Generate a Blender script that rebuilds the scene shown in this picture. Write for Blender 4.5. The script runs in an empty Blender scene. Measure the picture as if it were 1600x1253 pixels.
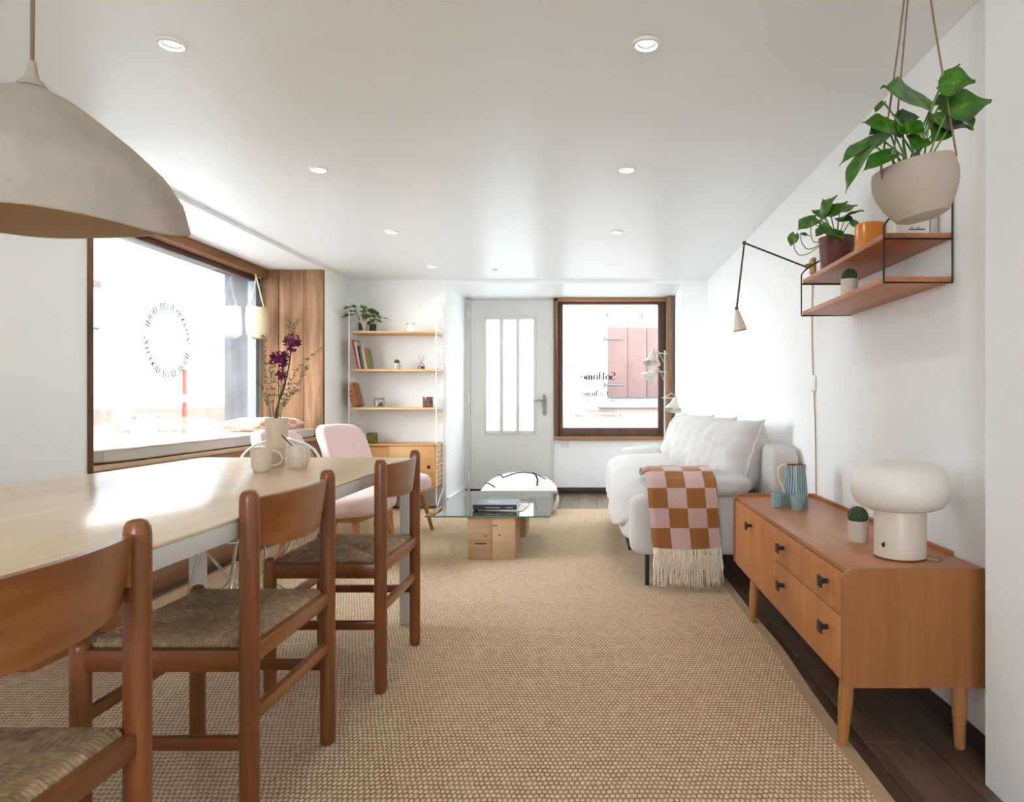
import bpy, bmesh, math, random
from mathutils import Vector, Matrix, noise
random.seed(7)
PI = math.pi
scene = bpy.context.scene
COL = scene.collection

# ------------------------------------------------------------------ camera
cam_d = bpy.data.cameras.new('camera')
cam_d.sensor_width = 36.0
cam_d.lens = 36.0 * 1060.0 / 1600.0
cam_d.shift_x = -122.0 / 1600.0
cam_d.shift_y = 0.0
cam_d.clip_start = 0.05
cam = bpy.data.objects.new('camera', cam_d)
cam.location = (0, 0, 1.0)
cam.rotation_euler = (PI / 2, 0, 0)
COL.objects.link(cam)
scene.camera = cam

# ------------------------------------------------------------------ world, light, exposure
world = bpy.data.worlds.new('world')
scene.world = world
world.use_nodes = True
bgn = world.node_tree.nodes['Background']
bgn.inputs['Color'].default_value = (0.905, 0.955, 1.0, 1)
bgn.inputs['Strength'].default_value = 12.0
scene.view_settings.view_transform = 'Standard'
scene.view_settings.look = 'None'
scene.view_settings.gamma = 1.0
scene.view_settings.use_curve_mapping = False
scene.view_settings.exposure = 1.27
scene.cycles.max_bounces = 10
scene.cycles.diffuse_bounces = 6
scene.cycles.transparent_max_bounces = 12
scene.cycles.sample_clamp_indirect = 6.0
scene.cycles.caustics_reflective = False
scene.cycles.caustics_refractive = False


def portal(name, loc, rot, sx, sy):          # sampling guides in the openings; they give off no light of their own
    d = bpy.data.lights.new(name, 'AREA')
    d.shape = 'RECTANGLE'
    d.size, d.size_y = sx, sy
    d.cycles.is_portal = True
    o = bpy.data.objects.new(name, d)
    o.location, o.rotation_euler = loc, rot
    COL.objects.link(o)


portal('opening_portal', (-3.2, 4.52, 1.40), (0, -PI / 2, 0), 1.4, 2.8)
portal('opening_portal', (0.22, 7.72, 1.37), (-PI / 2, 0, 0), 1.1, 1.4)
portal('opening_portal', (-0.86, 7.72, 1.27), (-PI / 2, 0, 0), 0.6, 1.25)
portal('opening_portal', (-0.6, -2.7, 1.45), (PI / 2, 0, 0), 1.0, 0.9)  # the added fill opening in the rear wall


# ------------------------------------------------------------------ helpers
def lin(h, a=1.0):
    h = h.lstrip('#')
    out = []
    for i in (0, 2, 4):
        c = int(h[i:i + 2], 16) / 255
        out.append(c / 12.92 if c <= 0.04045 else ((c + 0.055) / 1.055) ** 2.4)
    return (*out, a)


class NT:
    def __init__(s, name):
        s.m = bpy.data.materials.new(name)
        s.m.use_nodes = True
        s.t = s.m.node_tree
        s.b = s.t.nodes['Principled BSDF']
        s.out = s.t.nodes['Material Output']

    def n(s, typ, **kw):
        nd = s.t.nodes.new(typ)
        for k, v in kw.items():
            setattr(nd, k, v)
        return nd

    def l(s, a, b):
        s.t.links.new(a, b)

    def math(s, op, a, b=None, c=None):
        nd = s.n('ShaderNodeMath', operation=op)
        for i, v in enumerate((a, b, c)):
            if v is None:
                continue
            if isinstance(v, (int, float)):
                nd.inputs[i].default_value = v
            else:
                s.l(v, nd.inputs[i])
        return nd.outputs[0]

    def coords(s, scale=(1, 1, 1), rot=(0, 0, 0), kind='Object'):
        tc = s.n('ShaderNodeTexCoord')
        mp = s.n('ShaderNodeMapping')
        mp.inputs['Scale'].default_value = scale
        mp.inputs['Rotation'].default_value = rot
        s.l(tc.outputs[kind], mp.inputs['Vector'])
        return mp.outputs['Vector']

    def noise(s, vec, scale=5, detail=4, rough=0.55, dist=0.0):
        nd = s.n('ShaderNodeTexNoise')
        nd.inputs['Scale'].default_value = scale
        nd.inputs['Detail'].default_value = detail
        nd.inputs['Roughness'].default_value = rough
        nd.inputs['Distortion'].default_value = dist
        s.l(vec, nd.inputs['Vector'])
        return nd.outputs['Fac']

    def ramp(s, fac, stops):
        nd = s.n('ShaderNodeValToRGB')
        e = nd.color_ramp.elements
        while len(e) < len(stops):
            e.new(0.5)
        for el, (p, c) in zip(e, stops):
            el.position = p
            el.color = lin(c) if isinstance(c, str) else c
        s.l(fac, nd.inputs['Fac'])
        return nd.outputs['Color']

    def bump(s, h, strength=0.3, dist=0.01):
        nd = s.n('ShaderNodeBump')
        nd.inputs['Strength'].default_value = strength
        nd.inputs['Distance'].default_value = dist
        s.l(h, nd.inputs['Height'])
        s.l(nd.outputs['Normal'], s.b.inputs['Normal'])

    def set(s, **kw):
        for k, v in kw.items():
            s.b.inputs[k.replace('_', ' ')].default_value = v
        return s


def plain(name, col, rough=0.6, spec=0.4, metal=0.0, bump=0.0, bscale=60, var=0.0, sheen=0.0):
    m = NT(name)
    c = lin(col)
    m.set(Base_Color=c, Roughness=rough, Metallic=metal)
    m.b.inputs['Specular IOR Level'].default_value = spec
    if sheen:
        m.b.inputs['Sheen Weight'].default_value = sheen
        m.b.inputs['Sheen Roughness'].default_value = 0.5
    if bump or var:
        v = m.coords()
        f = m.noise(v, bscale, 5)
        if bump:
            m.bump(f, bump, 0.004)
        if var:
            f2 = m.noise(v, bscale * 0.12 + 1.5, 3)
            lo = tuple(x * (1 - var) for x in c[:3]) + (1,)
            hi = tuple(min(1, x * (1 + var)) for x in c[:3]) + (1,)
            m.l(m.ramp(f2, [(0.3, lo), (0.7, hi)]), m.b.inputs['Base Color'])
    return m.m


def wood(name, dark, mid, light, axis='x', rough=0.42, fine=34, coarse=5, spec=0.4, bump=0.05, seed=0.0):
    m = NT(name)
    sc = {'x': (0.06, 1, 1), 'y': (1, 0.06, 1), 'z': (1, 1, 0.06)}[axis]
    tc = m.n('ShaderNodeTexCoord')
    oi = m.n('ShaderNodeObjectInfo')
    mp = m.n('ShaderNodeMapping')
    mp.inputs['Scale'].default_value = sc
    add = m.n('ShaderNodeVectorMath', operation='ADD')
    mul = m.n('ShaderNodeVectorMath', operation='SCALE')
    comb = m.n('ShaderNodeCombineXYZ')
    for i in range(3):
        m.l(oi.outputs['Random'], comb.inputs[i])
    m.l(comb.outputs[0], mul.inputs[0])
    mul.inputs['Scale'].default_value = 3.7
    m.l(tc.outputs['Object'], add.inputs[0])
    m.l(mul.outputs[0], add.inputs[1])
    m.l(add.outputs[0], mp.inputs['Vector'])
    v = mp.outputs['Vector']
    f1 = m.noise(v, coarse, 4, 0.6, 1.2)
    f2 = m.noise(v, fine * 2, 3, 0.6, 0.3)
    f = m.math('ADD', m.math('MULTIPLY', f1, 0.68), m.math('MULTIPLY', f2, 0.32))
    m.l(m.ramp(f, [(0.30, dark), (0.5, mid), (0.72, light)]), m.b.inputs['Base Color'])
    m.set(Roughness=rough)
    m.b.inputs['Specular IOR Level'].default_value = spec
    if bump:
        m.bump(f2, bump, 0.002)
    return m.m


def glass(name, tint='#ffffff', refl=0.9, rough=0.0, fac_scale=1.0):
    m = NT(name)
    tr = m.n('ShaderNodeBsdfTransparent')
    tr.inputs['Color'].default_value = lin(tint)
    gl = m.n('ShaderNodeBsdfGlossy')
    gl.inputs['Roughness'].default_value = rough
    gl.inputs['Color'].default_value = (refl, refl, refl, 1)
    fr = m.n('ShaderNodeFresnel')
    fr.inputs['IOR'].default_value = 1.5
    mx = m.n('ShaderNodeMixShader')
    m.l(m.math('MULTIPLY', fr.outputs[0], fac_scale), mx.inputs[0])
    m.l(tr.outputs[0], mx.inputs[1])
    m.l(gl.outputs[0], mx.inputs[2])
    m.l(mx.outputs[0], m.out.inputs['Surface'])
    return m.m


class MB:
    """collects shapes and links them as ONE mesh object"""

    def __init__(s):
        s.v, s.f = [], []
        s.uv = None

    def add(s, vs, fs):
        o = len(s.v)
        s.v += [tuple(p) for p in vs]
        s.f += [tuple(i + o for i in f) for f in fs]
        return s

    def box(s, x0, x1, y0, y1, z0, z1):
        vs = [(x, y, z) for x in (x0, x1) for y in (y0, y1) for z in (z0, z1)]
        return s.add(vs, [(0, 1, 3, 2), (4, 6, 7, 5), (0, 4, 5, 1), (2, 3, 7, 6), (0, 2, 6, 4), (1, 5, 7, 3)])

    def rbox(s, x0, x1, y0, y1, z0, z1, r=0.004, seg=2):
        bm = bmesh.new()
        bmesh.ops.create_cube(bm, size=1)
        for v in bm.verts:
            v.co = Vector(((x0 + x1) / 2 + v.co.x * (x1 - x0), (y0 + y1) / 2 + v.co.y * (y1 - y0), (z0 + z1) / 2 + v.co.z * (z1 - z0)))
        r = min(r, 0.49 * min(x1 - x0, y1 - y0, z1 - z0))
        bmesh.ops.bevel(bm, geom=bm.edges[:], offset=r, segments=seg, profile=0.5, affect='EDGES')
        return s.bm(bm)

    def bm(s, bm):
        bm.verts.index_update()
        s.add([v.co[:] for v in bm.verts], [[v.index for v in f.verts] for f in bm.faces])
        bm.free()
        return s

    def tube(s, pts, r, n=8, closed=False, caps=True, flat=1.0):
        pts = [Vector(p) for p in pts]
        N = len(pts)
        rs = r if isinstance(r, (list, tuple)) else [r] * N
        up = None
        rings = []
        for i, p in enumerate(pts):
            a = pts[(i - 1) % N] if (closed or i > 0) else p
            b = pts[(i + 1) % N] if (closed or i < N - 1) else p
            t = (b - a)
            t = t.normalized() if t.length > 1e-9 else Vector((0, 0, 1))
            if up is None:
                up = Vector((0, 0, 1)) if abs(t.z) < 0.9 else Vector((1, 0, 0))
            side = t.cross(up)
            if side.length < 1e-6:
                side = t.orthogonal()
            side.normalize()
            up = side.cross(t).normalized()
            rings.append([p + side * math.cos(2 * PI * k / n) * rs[i] + up * math.sin(2 * PI * k / n) * rs[i] * flat for k in range(n)])
        vs = [q for rg in rings for q in rg]
        fs = []
        for i in range(N if closed else N - 1):
            j = (i + 1) % N
            for k in range(n):
                k2 = (k + 1) % n
                fs.append((i * n + k, i * n + k2, j * n + k2, j * n + k))
        if caps and not closed:
            fs.append(tuple(range(n - 1, -1, -1)))
            fs.append(tuple((N - 1) * n + k for k in range(n)))
        return s.add(vs, fs)

    def lathe(s, prof, n=24, loc=(0, 0, 0), axis=None, wob=None):
        """prof: list of (r, z); axis: direction of +z"""
        M = Matrix.Identity(3)
        if axis is not None:
            M = Vector((0, 0, 1)).rotation_difference(Vector(axis).normalized()).to_matrix()
        L = Vector(loc)
        vs, fs, idx = [], [], []
        for (r, z) in prof:
            if r < 1e-6:
                idx.append([len(vs)] * n)
                vs.append(L + M @ Vector((0, 0, z)))
            else:
                row = []
                for k in range(n):
                    a = 2 * PI * k / n
                    rr, zz = (r, z) if wob is None else wob(a, r, z)
                    row.append(len(vs))
                    vs.append(L + M @ Vector((rr * math.cos(a), rr * math.sin(a), zz)))
                idx.append(row)
        for i in range(len(prof) - 1):
            for k in range(n):
                k2 = (k + 1) % n
                q = [idx[i][k], idx[i][k2], idx[i + 1][k2], idx[i + 1][k]]
                u = []
                for x in q:
                    if x not in u:
                        u.append(x)
                if len(u) > 2:
                    fs.append(tuple(u))
        return s.add(vs, fs)

    def grid(s, fn, nu, nv, closed_u=False):
        vs = [fn(i / (nu if closed_u else nu - 1), j / (nv - 1)) for i in range(nu) for j in range(nv)]
        fs = []
        for i in range(nu if closed_u else nu - 1):
            i2 = (i + 1) % nu
            for j in range(nv - 1):
                fs.append((i * nv + j, i2 * nv + j, i2 * nv + j + 1, i * nv + j + 1))
        return s.add(vs, fs)

    def sheet(s, fn, nu, nv, th):
        """a grid with thickness th along its normals"""
        P = [[Vector(fn(i / (nu - 1), j / (nv - 1))) for j in range(nv)] for i in range(nu)]
        vs = []
        for sgn in (0.5, -0.5):
            for i in range(nu):
                for j in range(nv):
                    du = P[min(i + 1, nu - 1)][j] - P[max(i - 1, 0)][j]
                    dv = P[i][min(j + 1, nv - 1)] - P[i][max(j - 1, 0)]
                    nn = du.cross(dv)
                    nn = nn.normalized() if nn.length > 1e-12 else Vector((0, 0, 1))
                    vs.append(P[i][j] + nn * th * sgn)
        o = nu * nv
        fs = []
        for i in range(nu - 1):
            for j in range(nv - 1):
                a, b, c, d = i * nv + j, (i + 1) * nv + j, (i + 1) * nv + j + 1, i * nv + j + 1
                fs += [(a, b, c, d), (o + d, o + c, o + b, o + a)]
        for i in range(nu - 1):
            for j in (0, nv - 1):
                a, b = i * nv + j, (i + 1) * nv + j
                fs.append((b, a, o + a, o + b) if j == 0 else (a, b, o + b, o + a))
        for j in range(nv - 1):
            for i in (0, nu - 1):
                a, b = i * nv + j, i * nv + j + 1
                fs.append((a, b, o + b, o + a) if i == 0 else (b, a, o + a, o + b))
        return s.add(vs, fs)

    def soft(s, cx, cy, cz, hx, hy, hz, k=5, n=12, wr=0.0, ws=6.0, fn=None):
        """a soft rounded box (k-norm), with wrinkles wr"""
        for ax in range(3):
            for sg in (-1, 1):
                def f(u, v, ax=ax, sg=sg):
                    a, b = math.tan((u - .5) * PI / 2 * .999), math.tan((v - .5) * PI / 2 * .999)
                    p = [0, 0, 0]
                    p[ax] = sg
                    p[(ax + 1) % 3] = a * sg
                    p[(ax + 2) % 3] = b
                    d = sum(abs(x) ** k for x in p) ** (1 / k)
                    q = Vector((p[0] / d * hx, p[1] / d * hy, p[2] / d * hz))
                    if fn:
                        q = fn(q)
                    if wr:
                        w = noise.noise((q + Vector((cx, cy, cz)) * 1.3) * ws) * wr
                        w += noise.noise((q + Vector((cx, cy, cz))) * ws * 2.7) * wr * .4
                        q = q + q.normalized() * w
                    return (q.x + cx, q.y + cy, q.z + cz)
                s.grid(f, n, n)
        return s

    def build(s, name, mat, parent=None, loc=None, rot=None, smooth=35, weld=False, **tags):
        me = bpy.data.meshes.new(name)
        if weld:
            bm = bmesh.new()
            tmp = bpy.data.meshes.new('tmp')
            tmp.from_pydata(s.v, [], s.f)
            bm.from_mesh(tmp)
            bmesh.ops.remove_doubles(bm, verts=bm.verts, dist=weld if weld is not True else 1e-4)
            bmesh.ops.recalc_face_normals(bm, faces=bm.faces)
            bm.to_mesh(me)
            bm.free()
            bpy.data.meshes.remove(tmp)
        else:
            me.from_pydata(s.v, [], s.f)
            if s.uv:
                ul = me.uv_layers.new(name='UVMap')
                for lp in me.loops:
                    ul.data[lp.index].uv = s.uv[lp.vertex_index]
            else:
                bm = bmesh.new()
                bm.from_mesh(me)
                bmesh.ops.recalc_face_normals(bm, faces=bm.faces)
                bm.to_mesh(me)
                bm.free()
        if smooth:
            me.polygons.foreach_set('use_smooth', [True] * len(me.polygons))
            me.set_sharp_from_angle(angle=math.radians(smooth))
        me.materials.append(mat)
        return link(name, me, parent, loc, rot, **tags)


def link(name, me, parent=None, loc=None, rot=None, **tags):
    o = bpy.data.objects.new(name, me)
    COL.objects.link(o)
    if parent is not None:
        o.parent = parent
    if loc:
        o.location = loc
    if rot:
        o.rotation_euler = rot
    for k, v in tags.items():
        o[k] = v
    return o


def thing(name, label, cat, loc=(0, 0, 0), rz=0.0, group=None, kind=None, rot=None):
    o = bpy.data.objects.new(name, None)
    o.empty_display_size = 0.05
    COL.objects.link(o)
    o.location = loc
    o.rotation_euler = rot if rot else (0, 0, rz)
    o['label'] = label
    o['category'] = cat
    if group:
        o['group'] = group
    if kind:
        o['kind'] = kind
    return o


def struct(name, label, cat, mb, mat, **kw):
    return mb.build(name, mat, label=label, category=cat, kind='structure', **kw)


def B(*a):
    return MB().box(*a)


def RB(*a, **k):
    return MB().rbox(*a, **k)


# ------------------------------------------------------------------ materials
M = {}
M['wall'] = plain('white_plaster', '#f1f2f1', 0.75, 0.25, bump=0.03, bscale=90)
M['ceil'] = plain('ceiling_paint', '#eef0f1', 0.38, 0.4, bump=0.02, bscale=30)
M['door'] = plain('door_paint', '#dddbd5', 0.5, 0.35)
M['white'] = plain('white_metal', '#f0efec', 0.4, 0.5)
M['planks'] = wood('dark_floor_oak', '#3d2f26', '#5b483a', '#7a6453', 'y', 0.45, 30, 6, bump=0.15)
M['base'] = plain('dark_skirting', '#3a2d26', 0.5, 0.4, var=0.2, bscale=20)
M['chairwood'] = wood('cherry_stained_beech', '#5d3014', '#824c24', '#9c6234', 'z', 0.3, 30, 7, 0.5, 0.03)
M['chairwood_y'] = wood('cherry_stained_slat', '#6e3d1c', '#915c30', '#ab7645', 'y', 0.3, 24, 6, 0.5, 0.03)
M['chairwood_x'] = wood('cherry_stained_rail', '#552912', '#78431f', '#92592d', 'x', 0.3, 30, 7, 0.5, 0.03)
M['teak_y'] = wood('teak_front', '#ac6a38', '#c17f4a', '#cf925f', 'z', 0.38, 26, 5, 0.4, 0.03)
M['teak_top'] = wood('teak_top', '#99603a', '#ad7148', '#be8660', 'y', 0.33, 26, 5, 0.5, 0.03)
M['teak_side'] = wood('teak_side', '#8d5a33', '#a06a3e', '#af794c', 'z', 0.4, 22, 5, 0.4, 0.03)
M['teak_leg'] = wood('teak_leg', '#94602f', '#b27b48', '#c6935e', 'z', 0.4, 30, 7, 0.4, 0.03)
M['shelfwood'] = wood('teak_wall_shelf', '#9a5d38', '#b5744a', '#c98a5e', 'y', 0.4, 30, 6, 0.4, 0.03)
M['oak_x'] = wood('light_oak_shelf', '#c79a68', '#d9b07e', '#e4c394', 'x', 0.45, 26, 5, 0.4, 0.03)
M['oak_cab'] = wood('oak_cabinet', '#bd8a50', '#cf9d62', '#dbae77', 'x', 0.45, 26, 5, 0.4, 0.03)
M['tabletop'] = wood('pale_ash_top', '#d2b791', '#dcc5a4', '#e4d1b4', 'y', 0.2, 20, 4, 0.7, 0.01)
M['tablegrey'] = plain('pale_grey_lacquer', '#d7d8d5', 0.45, 0.4)
M['reclaimed'] = wood('reclaimed_wood', '#553e2e', '#7f5d43', '#a48367', 'z', 0.8, 22, 7, 0.2, 0.5)
M['reclaimed_y'] = wood('reclaimed_wood_beam', '#5f3f2b', '#8d6243', '#a97e5c', 'y', 0.7, 24, 5, 0.2, 0.4)
M['reclaimed_x'] = wood('window_wood', '#7b5138', '#9d7050', '#b58a69', 'x', 0.6, 24, 5, 0.3, 0.3)
M['darkframe'] = wood('dark_window_frame', '#46302a', '#573e36', '#664b42', 'z', 0.5, 24, 5, 0.3, 0.1)
M['ply'] = wood('plywood_edge', '#a98b6b', '#c5a987', '#d8c1a3', 'y', 0.6, 40, 8)
M['benchpanel'] = wood('bench_panel', '#6a4a34', '#8a6649', '#a2805f', 'y', 0.6, 24, 5)
M['blockwood'] = wood('pale_beam_wood', '#a98263', '#c4a07e', '#d6b694', 'x', 0.7, 16, 4, 0.2, 0.2)
M['chrome'] = plain('chrome', '#d8dadc', 0.12, 0.5, 1.0)
M['whitechrome'] = plain('polished_rim', '#f2f3f4', 0.25, 0.5, 0.6)
M['steel'] = plain('brushed_steel', '#b8b9b6', 0.35, 0.5, 1.0)
M['oldsteel'] = plain('aged_steel', '#8b8983', 0.5, 0.5, 0.7)
M['black'] = plain('black_metal', '#1c1b1a', 0.45, 0.4)
M['brownknob'] = plain('dark_knob', '#2c211c', 0.5, 0.4)
M['brass'] = plain('aged_brass', '#9a7442', 0.4, 0.5, 0.85)
M['bronze'] = plain('bronze_rod', '#5a4636', 0.45, 0.5, 0.5)
M['linen'] = plain('grey_linen', '#bfb9b3', 0.9, 0.15, bump=0.25, bscale=320, sheen=0.2)
M['linen_l'] = plain('pale_linen', '#cac6c2', 0.9, 0.15, bump=0.25, bscale=320, sheen=0.2)
M['benchfab'] = plain('bench_linen', '#c6bfb8', 0.9, 0.15, bump=0.2, bscale=250)
M['pink'] = plain('pink_boucle', '#dcc1bd', 0.95, 0.1, bump=0.9, bscale=110, sheen=0.4)
M['felt'] = plain('felt_shade', '#b5aa9c', 0.95, 0.1, bump=0.3, bscale=70, var=0.08)
M['felt_in'] = plain('felt_inside', '#bfa988', 0.95, 0.1)
M['ceramic'] = plain('oat_ceramic', '#cfc0ab', 0.45, 0.4)
M['bowl'] = plain('beige_bisque', '#b3a596', 0.75, 0.2, bump=0.05, bscale=25)
M['ceramic_w'] = plain('warm_white_ceramic', '#cfc3b6', 0.6, 0.3, bump=0.04, bscale=25)
M['opal'] = plain('opal_glass', '#e6e1d9', 0.35, 0.5)
M['cream'] = plain('cream_lamp_body', '#d9cdbd', 0.35, 0.5)
M['cord'] = plain('beige_cord', '#a98d6b', 0.8, 0.2)
M['rope'] = plain('brown_cord', '#8c7666', 0.9, 0.1)
M['soil'] = plain('dark_soil', '#2d231c', 0.95, 0.1, bump=0.6, bscale=80)
M['burgundy'] = plain('burgundy_pot', '#6b3a33', 0.4, 0.4)
M['cactus'] = plain('cactus_green', '#3c5236', 0.7, 0.3, bump=0.3, bscale=150)
M['stem'] = plain('plant_stem', '#7f9455', 0.6, 0.3)
M['twig'] = plain('dry_twig', '#5b4a3c', 0.8, 0.2)
M['drygreen'] = plain('dry_leaf_green', '#7e7c58', 0.8, 0.2)
M['purple'] = plain('purple_flower', '#7a2c56', 0.8, 0.2, var=0.35, bscale=200)
M['straw'] = plain('straw_bag', '#cbb998', 0.9, 0.1, bump=0.7, bscale=120)
M['whitecush'] = plain('pouf_cotton', '#e8e4dd', 0.95, 0.1, bump=0.3, bscale=120)
M['blackline'] = plain('black_wool_line', '#2e2b2a', 0.95, 0.1)
M['paper'] = plain('white_paper', '#ece9e4', 0.7, 0.3)
M['bookdark'] = plain('dark_book', '#34323a', 0.4, 0.4)
M['redmark'] = plain('red_print', '#a8483a', 0.6, 0.3)
M['fringe'] = plain('cream_wool', '#ece1d0', 0.95, 0.1)
M['terrain'] = plain('asphalt', '#8f8f8d', 0.9, 0.2, bump=0.2, bscale=60)
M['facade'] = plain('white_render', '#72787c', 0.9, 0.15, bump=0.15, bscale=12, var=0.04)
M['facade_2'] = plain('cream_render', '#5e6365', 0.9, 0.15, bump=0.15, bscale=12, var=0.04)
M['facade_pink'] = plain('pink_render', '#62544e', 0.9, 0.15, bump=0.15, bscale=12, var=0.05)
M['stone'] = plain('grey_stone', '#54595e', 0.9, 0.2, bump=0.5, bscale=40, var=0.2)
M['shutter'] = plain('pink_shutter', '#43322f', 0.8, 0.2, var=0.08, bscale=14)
M['iron'] = plain('grey_iron', '#2b2a2a', 0.6, 0.4)
M['red'] = plain('traffic_red', '#8e2413', 0.5, 0.4)
M['bluegrey'] = plain('bluegrey_metal', '#7d8790', 0.4, 0.5)
M['letter'] = plain('grey_vinyl', '#555555', 0.6, 0.3)
M['letter_d'] = plain('dark_grey_vinyl', '#3a3b3e', 0.6, 0.3)
M['lampgrey'] = plain('grey_enamel', '#bdb9b0', 0.4, 0.5)
M['grout'] = plain('dark_joint', '#2a211b', 0.9, 0.1)  # dark brown between the planks and in the block cracks
M['pane'] = glass('window_glass', '#fbfdfd', 0.9, 0.0, 0.5)
M['tableglass'] = glass('table_glass', '#e9f3ee', 0.95, 0.0, 1.3)
M['glassedge'] = plain('green_glass_edge', '#4f8a72', 0.2, 0.6)
M['clear'] = glass('clear_glass', '#f6f8f6', 0.95, 0.0, 0.6)


def frosted(name='frosted_glass', col=(0.95, 0.97, 0.98, 1)):
    m = NT(name)
    tl = m.n('ShaderNodeBsdfTranslucent')
    tl.inputs['Color'].default_value = col
    tr = m.n('ShaderNodeBsdfTransparent')
    mx = m.n('ShaderNodeMixShader')
    tr.inputs['Color'].default_value = col
    mx.inputs[0].default_value = 0.45
    m.l(tl.outputs[0], mx.inputs[1])
    m.l(tr.outputs[0], mx.inputs[2])
    m.l(mx.outputs[0], m.out.inputs['Surface'])
    return m.m


M['frost'] = frosted()
M['frost_blue'] = frosted('frosted_blue_glass', (0.66, 0.78, 0.80, 1))


def tinted_glass(name, col, col2):
    m = NT(name)
    v = m.coords()
    f = m.noise(v, 30, 3)
    m.l(m.ramp(f, [(0.35, col), (0.65, col2)]), m.b.inputs['Base Color'])
    m.set(Roughness=0.12)
    m.b.inputs['Specular IOR Level'].default_value = 0.7
    return m.m


M['greenglass'] = tinted_glass('green_glass', '#57592c', '#7f7e3c')
M['brownglass'] = tinted_glass('brown_glass', '#4b332c', '#7c5f57')
M['orange'] = plain('orange_glass', '#e08a2e', 0.25, 0.6)
M['orange'].node_tree.nodes['Principled BSDF'].inputs['Subsurface Weight'].default_value = 0.3
M['orange'].node_tree.nodes['Principled BSDF'].inputs['Subsurface Radius'].default_value = (0.05, 0.02, 0.005)


def emit(name, col, s):
    m = NT(name)
    m.set(Base_Color=lin(col))
    m.b.inputs['Emission Color'].default_value = lin(col)
    m.b.inputs['Emission Strength'].default_value = s
    return m.m


M['candle'] = emit('lit_candle', '#ffdcae', 2.2)
M['lens'] = emit('downlight_lens', '#e9eef5', 0.25)


def leafmat():
    m = NT('pothos_leaf')
    v = m.coords()
    f = m.noise(v, 26, 4, 0.6, 0.8)
    m.l(m.ramp(f, [(0.35, '#27500f'), (0.52, '#3a6e18'), (0.66, '#528623'), (0.8, '#b3c268')]), m.b.inputs['Base Color'])
    m.set(Roughness=0.32)
    m.b.inputs['Specular IOR Level'].default_value = 0.5
    return m.m


M['leaf'] = leafmat()


def rugmat():
    m = NT('sisal_weave')
    tc = m.n('ShaderNodeTexCoord')
    sp = m.n('ShaderNodeSeparateXYZ')
    wob = m.n('ShaderNodeTexNoise')
    wob.inputs['Scale'].default_value = 14
    m.l(tc.outputs['Object'], wob.inputs['Vector'])
    m.l(tc.outputs['Object'], sp.inputs[0])
    px, py = 0.0138, 0.0195
    wx = m.math('MULTIPLY', wob.outputs['Fac'], 0.8)
    v = m.math('ADD', m.math('DIVIDE', sp.outputs['Y'], py), wx)
    row = m.math('FLOOR', v)
    fv = m.math('SUBTRACT', v, row)
    u = m.math('ADD', m.math('DIVIDE', sp.outputs['X'], px), m.math('ADD', m.math('MULTIPLY', row, 0.5), wx))
    cu = m.math('FLOOR', u)
    fu = m.math('SUBTRACT', u, cu)
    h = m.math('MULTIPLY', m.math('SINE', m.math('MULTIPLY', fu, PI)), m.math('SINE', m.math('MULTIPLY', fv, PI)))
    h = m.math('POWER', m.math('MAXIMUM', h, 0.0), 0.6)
    wn = m.n('ShaderNodeTexWhiteNoise', noise_dimensions='2D')
    cb = m.n('ShaderNodeCombineXYZ')
    m.l(cu, cb.inputs[0])
    m.l(row, cb.inputs[1])
    m.l(cb.outputs[0], wn.inputs['Vector'])
    fib = m.noise(m.coords((1, 3, 1)), 420, 2)
    big = m.noise(m.coords(), 1.1, 2)
    t = m.math('ADD', m.math('MULTIPLY', h, 0.62), m.math('ADD', m.math('MULTIPLY', wn.outputs['Value'], 0.12), m.math('ADD', m.math('MULTIPLY', fib, 0.16), m.math('MULTIPLY', big, 0.10))))  # weave height also darkens the gaps in colour, standing in for occlusion
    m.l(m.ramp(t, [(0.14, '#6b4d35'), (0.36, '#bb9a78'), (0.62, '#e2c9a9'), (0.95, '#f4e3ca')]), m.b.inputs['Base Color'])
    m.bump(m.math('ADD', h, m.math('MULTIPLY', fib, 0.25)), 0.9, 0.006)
    m.set(Roughness=0.85)
    m.b.inputs['Specular IOR Level'].default_value = 0.2
    return m.m


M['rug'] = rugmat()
M['binding'] = plain('rug_binding', '#b3987c', 0.9, 0.15, bump=0.3, bscale=200)


def rushmat():
    m = NT('rush_cord')
    f = m.noise(m.coords(), 60, 4, 0.6)
    g = m.noise(m.coords(), 6, 2)
    t = m.math('ADD', m.math('MULTIPLY', f, 0.6), m.math('MULTIPLY', g, 0.4))
    m.l(m.ramp(t, [(0.3, '#775f48'), (0.5, '#a78c6d'), (0.68, '#cdb394')]), m.b.inputs['Base Color'])
    m.set(Roughness=0.75)
    return m.m


M['rush'] = rushmat()


def checkmat(name, c1, c2, kind='UV', scale=1.0):
    m = NT(name)
    v = m.coords((scale,) * 3, kind=kind)
    ck = m.n('ShaderNodeTexChecker')
    ck.inputs['Scale'].default_value = 1.0
    m.l(v, ck.inputs['Vector'])
    f = m.noise(m.coords(), 160, 3)
    mix = m.n('ShaderNodeMix', data_type='RGBA')
    a, b = lin(c1), lin(c2)
    mix.inputs[6].default_value = a
    mix.inputs[7].default_value = b
    m.l(ck.outputs['Fac'], mix.inputs[0])
    gr = m.n('ShaderNodeMix', data_type='RGBA', blend_type='OVERLAY')
    gr.inputs[0].default_value = 0.45
    m.l(mix.outputs[2], gr.inputs[6])
    m.l(m.ramp(m.noise(m.coords((1, 1, .4)), 260, 4, .7), [(0.3, (.36, .36, .36, 1)), (0.7, (.68, .68, .68, 1))]), gr.inputs[7])
    m.l(gr.outputs[2], m.b.inputs['Base Color'])
    m.bump(f, 0.5, 0.004)
    m.set(Roughness=0.95)
    m.b.inputs['Sheen Weight'].default_value = 0.3
    return m.m


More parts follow.
